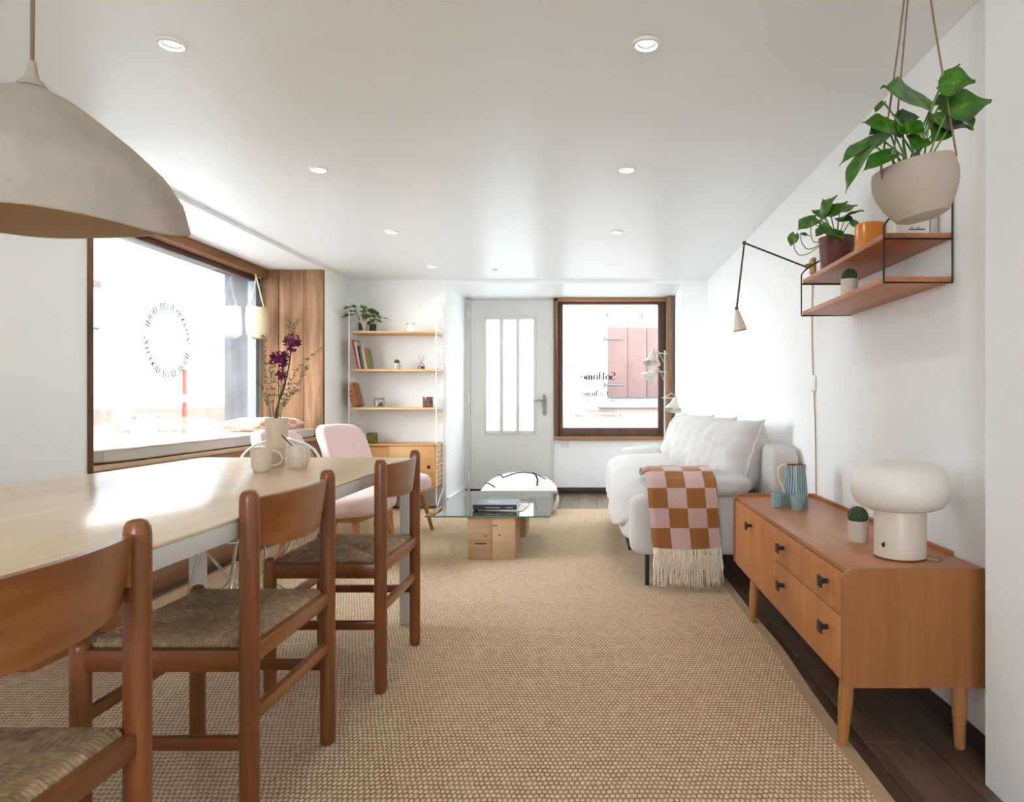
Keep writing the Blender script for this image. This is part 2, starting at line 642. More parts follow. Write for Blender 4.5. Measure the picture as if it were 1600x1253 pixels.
M['check'] = checkmat('check_wool', '#96622f', '#c6a8a3')
M['check_p'] = checkmat('check_pillow', '#d2905c', '#ecd5cc', 'Object', 9.0)


def stripes(name, c1, c2, n):
    m = NT(name)
    tc = m.n('ShaderNodeTexCoord')
    sp = m.n('ShaderNodeSeparateXYZ')
    m.l(tc.outputs['Object'], sp.inputs[0])
    ang = m.math('ARCTAN2', sp.outputs['Y'], sp.outputs['X'])
    w = m.noise(m.coords((6, 6, 3)), 3, 3)
    s_ = m.math('SINE', m.math('ADD', m.math('MULTIPLY', ang, n), m.math('MULTIPLY', w, 9)))
    m.l(m.ramp(m.math('ADD', m.math('MULTIPLY', s_, 0.5), 0.5), [(0.3, c1), (0.8, c1), (0.95, c2)]), m.b.inputs['Base Color'])
    m.set(Roughness=0.3)
    return m.m


M['pitcher'] = stripes('teal_striped_glaze', '#5b7f86', '#c9d3d2', 26)
M['cup'] = stripes('teal_striped_cup', '#6f98a0', '#d4dcdb', 18)
M['terracotta'] = plain('terracotta_inside', '#8a4a34', 0.6, 0.3)


def speckle():
    m = NT('speckled_stoneware')
    vo = m.n('ShaderNodeTexVoronoi')
    vo.inputs['Scale'].default_value = 70
    m.l(m.coords(), vo.inputs['Vector'])
    m.l(m.ramp(vo.outputs['Distance'], [(0.0, '#7c6753'), (0.10, '#8c7a68'), (0.16, '#d3c7b8')]), m.b.inputs['Base Color'])
    m.set(Roughness=0.4)
    return m.m


M['speck'] = speckle()

# ------------------------------------------------------------------ the room shell
XR, XL, ZC, YF, YB = 1.13, -2.31, 2.163, 6.52, 7.45
FZ = -0.011                                   # bare floor level; the rug surface is z = 0
fl = struct('floor', 'dark brown plank floor showing along the rug edges', 'floor', B(-3.0, 1.35, -2.6, 7.65, -0.2, FZ - 0.004), M['grout'])
pw = 0.185
x = -2.33
ri = 0
while x < XR + 0.02:
    y = -2.6 + (ri * 0.83) % 1.9 - 1.9
    while y < YB + 0.05:
        y1 = min(y + 1.9, YB + 0.06)
        xa, xb = max(x, XL - 0.02) + 0.0015, min(x + pw, XR) - 0.0015
        ya = max(y, -2.6)
        if y1 > ya and xb - xa > 0.02 and (xb > 0.55 or y1 > 5.9 or xa < -2.0 or y1 < 1.0):
            RB(xa, xb, ya + 0.0015, y1 - 0.0015, FZ - 0.006, FZ + random.uniform(-.0006, .0006), r=0.0015, seg=1).build('plank', M['planks'], fl)
        y += 1.9
    x += pw
    ri += 1

struct('ceiling', 'smooth white ceiling with recessed downlights', 'ceiling', B(XL, XR, -2.6, YF, ZC, ZC + .15), M['ceil'])
struct('ceiling_recess', 'lower white ceiling above the door and small window', 'ceiling', B(-1.40, 0.94, YF + .004, 7.65, 2.128, ZC + .15), M['ceil'])
struct('ceiling_bay', 'lower white ceiling strip above the window seat', 'ceiling', B(-2.86, XL, 3.12, 5.89, 2.136, ZC + .15), M['ceil'])
struct('wall_right', 'long white wall behind sofa and sideboard', 'wall', B(XR, XR + .15, 1.79, 7.65, -0.2, ZC + .15), M['wall'])
struct('wall_right_near', 'white wall end at the picture edge beside the sideboard', 'wall', B(1.043, XR + .15, -2.6, 1.79, -0.2, ZC + .15), M['wall'])
w = MB()
w.box(-3.13, XL, -2.6, 3.118, -0.2, ZC + .15)
w.box(-3.13, XL, 5.892, 7.65, -0.2, ZC + .15)
w.box(-3.13, XL - .03, 3.118, 5.892, -0.2, 0.65)
w.box(-3.13, -2.86, 3.118, 5.892, 2.139, ZC + .15)
struct('wall_left', 'white wall around the big bay window', 'wall', w, M['wall'])


def prism(pts, z0, z1):
    n = len(pts)
    return MB().add([(a, b, z0) for a, b in pts] + [(a, b, z1) for a, b in pts],
                    [tuple(range(n))[::-1], tuple(range(n, 2 * n))] + [(i, (i + 1) % n, n + (i + 1) % n, n + i) for i in range(n)])


struct('wall_far_left', 'white wall behind the string shelving', 'wall', prism([(XL, YF), (-1.381, YF), (-1.370, YB), (-1.370, 7.65), (XL, 7.65)], -.2, 2.3), M['wall'], smooth=0)
struct('wall_far_right', 'narrow white wall beside the far window', 'wall', prism([(.878, YF), (XR, YF), (XR, 7.65), (.923, 7.65), (.920, YB)], -.2, 2.3), M['wall'], smooth=0)
w = MB()
w.box(-1.370, -1.335, YB, 7.65, -.2, 2.14)
w.box(-0.410, -0.393, YB, 7.65, -.2, 2.14)
w.box(-0.393, 0.850, YB, 7.65, -.2, 0.59)
w.box(0.850, 0.925, YB, 7.65, -.2, 2.14)
struct('wall_recess', 'white wall of the door recess under the far window', 'wall', w, M['wall'])
w = MB()  # unseen rear wall; its opening is added to let in fill light
w.box(-3.13, -1.10, -2.75, -2.6, -.2, 2.3)
w.box(-0.1, XR + .15, -2.75, -2.6, -.2, 2.3)
w.box(-1.10, -0.1, -2.75, -2.6, 1.9, 2.3)
w.box(-1.10, -0.1, -2.75, -2.6, -.2, 1.0)
struct('wall_rear', 'white wall behind the viewer with an opening added for fill light', 'wall', w, M['wall'])

# skirting
def skirt(name, label, a):
    struct(name, label, 'baseboard', RB(*a, r=.003), M['base'])


skirt('baseboard_right', 'dark wood baseboard along the right wall', (XR - .010, XR, 1.79, YF, FZ, .045))
skirt('baseboard_recess', 'dark baseboard under the far window', (-0.408, 0.92, YB - .014, YB, FZ, .052))
skirt('baseboard_door', 'dark threshold strip below the white door', (-1.365, -0.412, YB - .012, YB + .02, FZ, .035))
struct('baseboard_reveal', 'white baseboard on the door recess side', 'baseboard', RB(-1.380, -1.358, YF + .01, YB - .02, FZ, .07), M['white'])
struct('baseboard_shelf', 'grey baseboard behind the string shelving', 'baseboard', RB(XL, -1.385, YF - .014, YF, FZ, .10), M['tablegrey'])
struct('baseboard_left', 'dark wood baseboard under the window seat', 'baseboard', RB(XL, XL + .02, 0, 5.89, FZ, .10), M['benchpanel'])

# ------------------------------------------------------------------ exterior
g = thing('building_1', 'white rendered house with pink base across the street', 'building', kind='structure')
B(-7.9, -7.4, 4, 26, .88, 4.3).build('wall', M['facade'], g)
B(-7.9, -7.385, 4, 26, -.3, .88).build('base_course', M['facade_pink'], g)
wn = MB()
wn.box(-7.384, -7.36, 10.86, 10.90, .40, .78)
wn.box(-7.384, -7.36, 11.58, 11.62, .40, .78)
wn.box(-7.384, -7.35, 10.86, 11.62, .745, .79)
cw = wn.build('cellar_window', M['stone'], g)
B(-7.384, -7.375, 11.05, 11.58, .46, .745).build('pane', M['bluegrey'], cw)
B(-7.384, -7.378, 10.9, 11.05, .46, .745).build('reveal', M['stone'], cw)
uw = B(-7.399, -7.37, 9.7, 10.22, 2.08, 2.10)
uw.box(-7.399, -7.36, 9.7, 10.22, 2.70, 2.80)
uw = uw.build('upper_window', M['shutter'], g)
B(-7.399, -7.39, 9.75, 10.18, 2.1, 2.7).build('pane', M['bluegrey'], uw)
B(-7.399, -7.37, 10.16, 10.20, 2.1, 2.7).build('window_frame', M['bluegrey'], uw)
B(-26, -3.14, -2, 26, .30, .42).build('street', M['terrain'], label='pale asphalt street outside the big window', category='street', kind='structure')
p = thing('marker_post', 'red and white street marker post outside the big window', 'post', (-6.45, 10.8, .42))
MB().lathe([(0, 0), (.036, 0), (.036, .42), (.034, .56)], 16).build('lower_tube', M['red'], p)
MB().lathe([(.0345, .56), (.0345, .68)], 16).build('reflective_band', M['white'], p)
MB().lathe([(.034, .68), (.034, 1.08), (0, 1.085)], 16).build('upper_tube', M['red'], p)
MB().lathe([(0, 0), (.11, 0), (.10, .02), (0, .025)], 16).build('foot_plate', M['bluegrey'], p)

g = thing('building_2', 'white house with pink shutters across the lane', 'building', kind='structure')
YX = 11.0
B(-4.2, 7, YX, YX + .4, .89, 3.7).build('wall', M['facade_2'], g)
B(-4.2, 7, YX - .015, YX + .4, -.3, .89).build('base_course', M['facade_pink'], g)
RB(.14, 2.2, YX - .08, YX, .893, .92).build('window_ledge', M['stone'], g)
for i, (xa, xb) in enumerate(((.285, .60), (.604, .91), (.92, 1.24))):
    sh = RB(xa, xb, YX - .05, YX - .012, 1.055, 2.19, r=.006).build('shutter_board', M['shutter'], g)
    if i == 0:
        for zz in (1.26, 2.0):
            RB(.22, .53, YX - .062, YX - .05, zz - .012, zz + .012).build('hinge_strap', M['iron'], sh)
            MB().tube([(.235, YX - .056, zz - .04), (.235, YX - .056, zz + .05)], .018).build('hinge_pin', M['iron'], sh)
B(.13, .285, YX - .006, YX, 1.05, 2.15).build('window_recess', M['bluegrey'], g)
bx_ = RB(-.45, -.305, YX - .12, YX, 1.33, 1.55).build('meter_box', M['bluegrey'], g)
RB(-.46, -.285, YX - .13, YX, 1.55, 1.57).build('lid', M['iron'], bx_)
for xx, za, zb in ((.27, 2.36, 2.42), (.835, 2.30, 2.46)):
    MB().tube([(xx, YX - .02, za), (xx + .01, YX - .04, zb)], .012).build('wall_hook', M['iron'], g)
RB(.93, 1.25, YX - .35, YX - .02, .48, .56).build('step', M['stone'], g)
B(-2.95, 7, 7.66, 26, .10, .30).build('lane', M['terrain'], label='pale lane outside the far window and door', category='street', kind='structure')

# ------------------------------------------------------------------ lettering (drawn as thin / thick serif strokes)
def glyph(ch, T=0.13):
    """polygons in a unit-high box; returns (polys, width)"""
    t = 0.27 * T
    P = []

    def q(x0, y0, x1, y1):
        P.append([(x0, y0), (x1, y0), (x1, y1), (x0, y1)])

    def ser(xc, y, w=.11):
        q(xc - w, y - t / 2, xc + w, y + t / 2)

    def arc(cx, cy, rx, ry, a0, a1, thick=T, thin=t, n=18):
        for i in range(n):
            r = []
            for k in (0, 1):
                a = math.radians(a0 + (a1 - a0) * (i + k) / n)
                w = thin + (thick - thin) * abs(math.cos(a)) ** 1.5
                ca, sa = math.cos(a), math.sin(a)
                r.append(((cx + (rx - w / 2) * ca, cy + (ry - w / 2) * sa), (cx + (rx + w / 2) * ca, cy + (ry + w / 2) * sa)))
            P.append([r[0][0], r[0][1], r[1][1], r[1][0]])

    def line(x0, y0, x1, y1, w):
        P.append([(x0 - w / 2, y0), (x0 + w / 2, y0), (x1 + w / 2, y1), (x1 - w / 2, y1)])
    W = .7
    if ch in 'OCGQ':
        a = {'O': (0, 360), 'C': (40, 320), 'G': (40, 330)}[ch]
        arc(.40, .5, .34, .47, *a, n=28)
        W = .8
        if ch == 'G':
            q(.62, .05, .74, .42)
            ser(.66, .42, .13)
        if ch == 'C':
            q(.64, .68, .68, .9)
    elif ch == 'S':
        arc(.30, .74, .20, .235, 40, 270, T, t)
        arc(.30, .265, .22, .24, 90, -140, T, t)
        q(.47, .76, .50, .95)
        q(.08, .05, .11, .26)
        W = .6
    elif ch == 'D':
        q(.12, 0, .12 + T, 1)
        arc(.28, .5, .40, .48, -90, 90)
        q(.03, 0, .3, t)
        q(.03, 1 - t, .3, 1)
        W = .78
    elif ch == 'B':
        q(.12, 0, .12 + T, 1)
        arc(.30, .755, .22, .225, -90, 90)
        arc(.30, .27, .27, .25, -90, 90)
        for y in (0, .5, 1 - t):
            q(.03 if y != .5 else .2, y, .32, y + t)
        W = .66
    elif ch == 'E':
        q(.12, 0, .12 + T, 1)
        q(.03, 0, .55, t)
        q(.03, 1 - t, .53, 1)
        q(.2, .49, .42, .49 + t)
        q(.52, 0, .55, .2)
        q(.50, .8, .53, 1)
        W = .64
    elif ch == 'T':
        q(.29, 0, .29 + T, 1)
        q(.02, 1 - t, .69, 1)
        q(.02, .8, .05, 1)
        q(.66, .8, .69, 1)
        ser(.355, t / 2)
        W = .72
    elif ch == 'H':
        for xx in (.12, .58):
            q(xx, 0, xx + T, 1)
            ser(xx + T / 2, t / 2)
            ser(xx + T / 2, 1 - t / 2)
        q(.2, .48, .6, .48 + t)
        W = .84
    elif ch == 'M':
        q(.10, 0, .14, 1)
        q(.74, 0, .74 + T, 1)
        line(.14, 1, .46, .02, T)
        line(.80, 1, .46, .02, t)
        ser(.12, t / 2)
        ser(.80, t / 2)
        W = .98
    elif ch == 'o':
        arc(.27, .31, .22, .29, 0, 360, n=22)
        W = .55
    elif ch == 'e':
        arc(.26, .31, .21, .29, 0, 320, n=22)
        q(.08, .31, .46, .31 + t)
        W = .52
    elif ch in 'nm':
        q(.07, 0, .07 + T, .62)
        arc(.30, .38, .15, .22, 0, 140, T)
        q(.385, 0, .385 + T, .40)
        W = .58
        ser(.13, t / 2)
        ser(.45, t / 2)
        if ch == 'm':
            arc(.60, .38, .15, .22, 0, 150, T)
            q(.69, 0, .69 + T, .40)
            ser(.75, t / 2)
            W = .88
    elif ch in 'li':
        q(.09, 0, .09 + T, 1 if ch == 'l' else .62)
        ser(.15, t / 2)
        if ch == 'i':
            q(.09, .78, .09 + T, .91)
        W = .31
    elif ch == 'v':
        line(.10, .62, .27, 0, T)
        line(.46, .62, .27, 0, t)
        W = .52
    elif ch == 'g':
        arc(.25, .40, .18, .21, 0, 360, n=20)
        arc(.25, -.08, .22, .16, 0, 360, T * .8, t, n=20)
        q(.4, .55, .52, .60)
        W = .54
    elif ch == '-':
        q(.05, .28, .3, .33)
        W = .36
    elif ch == '.':
        arc(.12, .45, .04, .04, 0, 360, .07, .07, 8)
        W = .24
    else:
        W = .32
    return P, W


def text_polys(txt, space=.04, T=.13):
    out, x = [], 0
    for ch in txt:
        P, W = glyph(ch, T)
        out.append((P, x, W))
        x += W + space
    return out, x - space


def lettering_line(mb, txt, h, fn):
    """fn(u, v) -> 3D point, u from 0 at the text's start, in metres"""
    gl, tot = text_polys(txt, .04, .19)
    for P, x, W in gl:
        for poly in P:
            mb.add([fn((x + a) * h, b * h) for a, b in poly], [tuple(range(len(poly)))])
    return tot * h


# ------------------------------------------------------------------ window_1, the bay
w1 = thing('window_1', 'big bay window with lettering above the window seat', 'window', kind='structure')
for i, (a, b) in enumerate(((-2.845, -2.69), (-2.687, -2.475), (-2.472, XL + .005))):
    RB(a, b, 5.857 + .004 * (i % 2), 5.894, .65, 2.136, r=.003).build('jamb_board', M['reclaimed'], w1)
RB(-2.86, XL + .012, 3.116, 3.142, .65, 2.136, r=.003).build('jamb_board', M['reclaimed'], w1)
RB(-2.875, -2.78, 3.14, 5.857, 2.068, 2.136, r=.004).build('head_beam', M['reclaimed_y'], w1)
fr = MB()
fr.rbox(-2.915, -2.865, 3.14, 5.89, 2.025, 2.068)
fr.rbox(-2.915, -2.865, 3.14, 3.16, .65, 2.03)
fr.rbox(-2.915, -2.865, 3.14, 5.89, .65, .69)
fr.build('window_frame', M['darkframe'], w1)
RB(-2.925, -2.855, 5.80, 5.857, .65, 2.027).build('metal_mullion', M['bluegrey'], w1)
B(-2.890, -2.884, 3.15, 5.81, .68, 2.03).build('pane', M['pane'], w1)
B(-3.155, -2.925, 5.857, 6.1, .40, 2.35).build('stone_jamb', M['stone'], w1)
B(-3.155, -2.925, 3.0, 5.857, 2.09, 2.35).build('stone_lintel', M['stone'], w1)
B(-3.155, -2.925, 3.0, 5.857, .40, .66).build('stone_sill', M['stone'], w1)
# circular lettering, readable from the street; centre of ring as seen through the glass
ring = MB()
Yc, Zc, R = 4.635, 1.412, .232
txt = 'SO GOOD TO BE HOME . SO GOOD TO BE HOME . '
gl, tot = text_polys(txt, .03, .17)
hh = 2 * PI * (R) / (tot + .03)
ch_h = .052
for Pg, x0, W in gl:
    ang0 = (x0 + W / 2) * hh / R
    a = -0.02 + ang0          # clockwise for a reader in the street
    for poly in Pg:
        pts = []
        for (px_, py_) in poly:
            u = (px_ - W / 2) * hh
            r_ = R + py_ * ch_h - ch_h / 2
            th = a + u / R
            pts.append((-2.882, Yc + r_ * math.cos(th) * 1.0, Zc + r_ * math.sin(th)))
        ring.add(pts, [tuple(range(len(pts)))])
ring.build('lettering', M['letter'], w1, smooth=0)

# ------------------------------------------------------------------ window_2
w2 = thing('window_2', 'square wood framed window beside the white door', 'window', kind='structure')
for nm, a in (('trim_board', (-.391, -.352, YB - .06, YB + .1, .59, 2.124)), ('trim_board', (-.391, .847, YB - .06, YB + .1, 2.085, 2.126)),
              ('trim_board', (-.391, .827, YB - .07, YB + .1, .573, .613))):
    RB(*a, r=.004).build(nm, M['reclaimed_x'] if a[1] > 0 else M['reclaimed'], w2)
RB(.829, .880, YB - .18, YB + .1, .555, 2.126, r=.004).build('trim_board', M['reclaimed'], w2)
for a in ((-.352, -.300, .613, 2.085), (.748, .829, .613, 2.085), (-.300, .748, .613, .705), (-.300, .748, 2.062, 2.085)):
    RB(a[0], a[1], YB - .02, YB + .07, a[2], a[3], r=.004).build('sash_bar', M['darkframe'], w2)
B(-.31, .75, YB + .02, YB + .026, .69, 2.07).build('pane', M['pane'], w2)
lt = MB()
YG = YB + .018
z0, x0_ = 1.232, .280
lettering_line(lt, 'SoHome', .085, lambda u, v: (x0_ - u * 1.08, YG, z0 + v))
lettering_line(lt, 'Co-living', .062, lambda u, v: (.195 - u, YG, 1.055 + v))
lt.build('lettering', M['letter_d'], w2, smooth=0)
lt = MB()
for zz, xa, xb in ((1.155, .17, -.01), (.985, .29, -.13), (.875, .24, -.06), (.825, .34, -.16)):
    xx = xa
    while xx > xb:
        wl = random.uniform(.008, .016)
        if random.random() > .16:
            lt.add([(xx, YG, zz), (xx - wl * .35, YG, zz), (xx - wl * .35, YG, zz + random.choice((.018, .018, .028))), (xx, YG, zz + .018)], [(0, 1, 2, 3)])
            lt.add([(xx, YG, zz + .014), (xx - wl, YG, zz + .014), (xx - wl, YG, zz + .018), (xx, YG, zz + .018)], [(0, 1, 2, 3)])
        xx -= wl + .006
lt.add([(.17, YG, 1.135), (-.01, YG, 1.135), (-.01, YG, 1.138), (.17, YG, 1.138)], [(0, 1, 2, 3)])
lt.build('small_lettering', M['letter'], w2, smooth=0)

# ------------------------------------------------------------------ door_1
d1 = thing('door_1', 'white entrance door with three tall glass panes', 'door', kind='structure')
fr = MB()
fr.rbox(-1.345, -1.316, YB - .02, YB + .1, FZ, 2.13)
fr.rbox(-.421, -.400, YB - .02, YB + .1, FZ, 2.13)
fr.rbox(-1.345, -.400, YB - .02, YB + .1, 2.112, 2.135)
fr.build('door_frame', M['door'], d1)
DX0, DX1, DZ0, DZ1 = -1.312, -.424, .035, 2.110
gx0, gx1, gz0, gz1 = -1.148, -.612, .668, 1.90
lf = MB()
lf.box(DX0, gx0, YB, YB + .04, DZ0, DZ1)
lf.box(gx1, DX1, YB, YB + .04, DZ0, DZ1)
lf.box(gx0, gx1, YB, YB + .04, DZ0, gz0)
lf.box(gx0, gx1, YB, YB + .04, gz1, DZ1)
leafo = lf.build('door_leaf', M['door'], d1, smooth=0)
for a in ((gx0 - .018, gx0 + .012, gz0 - .03, gz1 + .02), (gx1 - .012, gx1 + .018, gz0 - .03, gz1 + .02),
          (gx0, gx1, gz0 - .03, gz0 + .008), (gx0, gx1, gz1 - .008, gz1 + .02)):
    RB(a[0], a[1], YB - .012, YB + .01, a[2], a[3], r=.003).build('moulding', M['door'], leafo)
xs = (-1.141, -.988, -.958, -.808, -.778, -.620)
for a, b in ((xs[1], xs[2]), (xs[3], xs[4])):
    RB(a - .004, b + .004, YB - .012, YB + .03, gz0, gz1, r=.004).build('glazing_bar', M['door'], leafo)
for k in range(3):
    B(xs[2 * k] - .004, xs[2 * k + 1] + .004, YB + .014, YB + .020, gz0, gz1).build('pane', M['frost_blue'] if k == 1 else M['frost'], leafo)
for zz in (.18, 1.03, 1.95):
    MB().tube([(-1.329, YB - .026, zz - .045), (-1.329, YB - .026, zz + .045)], .011, 10).build('hinge', M['white'], d1)
hp = MB()
HX = -.502


def plate(u, v):
    z = .84 + .235 * v
    wd = .014 + .006 * math.sin(v * PI * 3) ** 2 + (.004 if .3 < v < .7 else 0)
    if v < .04 or v > .96:
        wd *= .55
    return (HX + (u - .5) * 2 * wd, YB - .012, z)


hp.sheet(plate, 5, 25, .008)
hpo = hp.build('handle_plate', M['oldsteel'], leafo)
MB().tube([(HX, YB - .01, 1.0), (HX, YB - .055, 1.0), (HX - .02, YB - .06, .998), (HX - .05, YB - .06, 1.012), (HX - .085, YB - .06, 1.006), (HX - .12, YB - .06, .998)],
          [.009, .009, .009, .008, .007, .006], 10).build('lever', M['oldsteel'], hpo)

# socket under window
so = thing('wall_socket', 'small white double socket under the far window', 'socket', (-.275, YB, .525))
RB(-.045, .045, -.012, 0, -.035, .035, r=.004).build('plate', M['white'], so)
for s_ in (-1, 1):
    MB().lathe([(0, .0), (.015, 0), (.016, .004), (.019, .004)], 16, (s_ * .021, -.013, 0), (0, -1, 0)).build('outlet', M['door'], so)

# ------------------------------------------------------------------ rug
rg = thing('rug', 'large natural sisal rug with a beige bound edge', 'rug', (0, 0, FZ))
RX0, RX1, RY0, RY1 = -2.175, .765, -1.5, 6.28


def edge_x(y):
    return RX1 + .018 * math.exp(-((y - 2.75) / .35) ** 2) + .004 * math.sin(y * 2.1)


rm = MB()
ys = [RY0 + (RY1 - RY0) * i / 80 for i in range(81)]
vs = []
for z in (0.0008, -FZ):
    for y in ys:
        vs += [(RX0, y, z), (edge_x(y) - .045, y, z)]
n2 = len(ys) * 2
fs = []
for i in range(80):
    a = 2 * i
    fs += [(a, a + 1, a + 3, a + 2), (n2 + a, n2 + a + 2, n2 + a + 3, n2 + a + 1), (a, a + 2, n2 + a + 2, n2 + a), (a + 1, n2 + a + 1, n2 + a + 3, a + 3)]
fs += [(0, n2, n2 + 1, 1), (160, 161, n2 + 161, n2 + 160)]
rm.add(vs, fs)
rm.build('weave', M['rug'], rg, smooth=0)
bd = MB()
bd.sheet(lambda u, v: (edge_x(RY0 + (RY1 - RY0) * v) - .046 + .046 * u, RY0 + (RY1 - RY0) * v, .0050 - .001 * u), 3, 90, .011)
bd.build('edge_binding', M['binding'], rg)
RB(RX0 - .03, RX0 + .004, RY0, RY1, .0005, .0108, r=.004).build('edge_binding', M['binding'], rg)
RB(RX0, RX1, RY1 - .004, RY1 + .03, .0005, .0108, r=.004).build('edge_binding', M['binding'], rg)

# ------------------------------------------------------------------ dining table
TB = thing('dining_table', 'long dining table with pale wood top and grey edge', 'table', (-1.2925, 1.95, 0))
RB(-.5075, .5025, -1.2, 1.2, .731, .738, r=.002).build('table_top', M['tabletop'], TB)
RB(-.506, .501, -1.198, 1.198, .690, .731, r=.003).build('edge_band', M['tablegrey'], TB)
for sx in (-1, 1):
    for sy in (-1, 1):
        RB(sx * .470 - .027, sx * .470 + .027, sy * 1.10 - .027, sy * 1.10 + .027, 0, .69, r=.003).build('leg', M['tablegrey'], TB)

# ------------------------------------------------------------------ rush chairs
def make_chair(label, loc):
    t = thing('dining_chair', label, 'chair', loc, 0, 'rush seat dining chairs along the table')
    D, Wd = .19, .2275
    post = [(0, 0), (.016, 0), (.0205, .008), (.0215, .03), (.0215, .775), (.020, .788), (.015, .797), (.007, .8005), (0, .801)]
    leg = [(0, 0), (.016, 0), (.0205, .008), (.0215, .03), (.0215, .44), (.020, .452), (.014, .460), (.006, .463), (0, .4635)]
    pm = MB().lathe(post, 24)
    lm = MB().lathe(leg, 24)
    po = pm.build('back_post', M['chairwood'], t, (D, -Wd, 0))
    link('back_post', po.data, t, (D, Wd, 0))
    fo = lm.build('front_leg', M['chairwood'], t, (-D, -Wd, 0))
    link('front_leg', fo.data, t, (-D, Wd, 0))
    for s_ in (-1, 1):
        RB(-D + .012, D - .012, s_ * Wd - .012, s_ * Wd + .012, .392, .443, r=.006).build('seat_rail', M['chairwood_x'], t)
        RB(-D + .012, D - .012, s_ * Wd - .010, s_ * Wd + .010, .215, .246, r=.005).build('stretcher', M['chairwood_x'], t)
        RB(s_ * D - .011, s_ * D + .011, -Wd + .012, Wd - .012, .405, .447, r=.006).build('seat_rail', M['chairwood_y'], t)
        RB(s_ * D - .010, s_ * D + .010, -Wd + .012, Wd - .012, .270, .302, r=.005).build('stretcher', M['chairwood_y'], t)
    # curved backrest slat with slanted ends, let into the posts

    def slat(u, v):
        yy = (u - .5) * 2
        half = .222 - .018 * (1 - v)
        z = .665 + .113 * v - .012 * (1 - v) * (1 - yy * yy) * 1.0 - .010 * v * (1 - yy * yy) * -.3
        return (D - .010 + .045 * (1 - yy * yy) + .012 * (v - .5), yy * half, z)
    MB().sheet(slat, 25, 7, .012).build('backrest_slat', M['chairwood_y'], t)
    for s_ in (-1, 1):
        RB(D - .016, D + .004, s_ * .215 - .016, s_ * .215 + .016, .69, .762, r=.003).build('tenon', M['chairwood_y'], t)
    # rush seat: cords run square to each rail and meet on the diagonals
    rs = MB()
    hx, hy = D - .012, Wd - .014
    pitch = .0095

    def cord(pts, r=.0058):
        rs.tube(pts, r, 6, caps=False)
    for s_ in (-1, 1):
        k = -hy + pitch / 2
        while k < hy:
            frac = abs(k) / hy
            inner = hx * frac
            if hx - inner > .004:
                zc = .450 + .010 * (1 - frac) + .0012 * random.uniform(-1, 1)
                j = random.uniform(-.001, .001)
                cord([(s_ * (inner - .004), k + j, zc - .004), (s_ * (inner * .6 + hx * .4), k - j, zc + .003), (s_ * (hx - .01), k, .4535), (s_ * (hx - .001), k, .4475), (s_ * (hx - .003), k, .436)])
            k += pitch
        k = -hx + pitch / 2
        while k < hx:
            frac = abs(k) / hx
            inner = hy * frac
            if hy - inner > .004:
                zc = .450 + .010 * (1 - frac) + .0012 * random.uniform(-1, 1)
                j = random.uniform(-.001, .001)
                cord([(k + j, s_ * (inner - .004), zc - .004), (k - j, s_ * (inner * .6 + hy * .4), zc + .003), (k, s_ * (hy - .01), .4535), (k, s_ * (hy - .001), .4475), (k, s_ * (hy - .003), .436)])
            k += pitch
    rs.build('rush_seat', M['rush'], t, smooth=60, kind='stuff', label='woven rush seat')
    return t


ch1 = make_chair('rush seat wooden chair nearest the camera, cut off by the left edge', (-.957, .922, 0))


def copy_thing(src, label, loc, rz=0):
    r = src.copy()
    COL.objects.link(r)
    r.location = loc
    r.rotation_euler = (0, 0, rz)
    r['label'] = label
    for c in src.children:
        k = c.copy()
        COL.objects.link(k)
        k.parent = r
        for s_ in c.children:
            q = s_.copy()
            COL.objects.link(q)
            q.parent = k
    return r


copy_thing(ch1, 'rush seat wooden chair in the middle of the row of three', (-.957, 1.755, 0))
copy_thing(ch1, 'rush seat wooden chair farthest along the table, before the white table leg', (-.909, 2.557, 0))

# ------------------------------------------------------------------ wooden stool box under the table
stl = thing('low_stool', 'low wooden panel stool with arched cut-out against the left wall', 'stool', (-2.125, 2.80, 0))
pa = MB()
N = 18


def panel(sx):
    vs, fs = [], []
    for i in range(N + 1):
        yy = -.30 + .60 * i / N
        zl = max(0.0, .20 * (1 - (yy / .07) ** 2)) ** .9 if abs(yy) < .07 else 0.0
        vs += [(sx - .01, yy, zl), (sx - .01, yy, .44), (sx + .01, yy, zl), (sx + .01, yy, .44)]
    for i in range(N):
        a, b = 4 * i, 4 * i + 4
        fs += [(a, b, b + 1, a + 1), (a + 2, a + 3, b + 3, b + 2), (a, a + 2, b + 2, b), (a + 1, b + 1, b + 3, a + 3)]
    fs += [(0, 1, 3, 2), (4 * N, 4 * N + 2, 4 * N + 3, 4 * N + 1)]
    return vs, fs


MB().add(*panel(.062)).build('side_panel', M['teak_side'], stl, smooth=0)
RB(-.062, .075, -.31, .31, .44, .462).build('seat', M['teak_side'], stl)
for yy in (-.29, .29):
    RB(-.062, .052, yy - .01, yy + .01, 0, .44).build('end_panel', M['teak_side'], stl)

# ------------------------------------------------------------------ pendant lamp
pe = thing('pendant_lamp', 'large wavy beige felt pendant lamp hanging over the table', 'lamp', (-1.275, 1.55, 0))


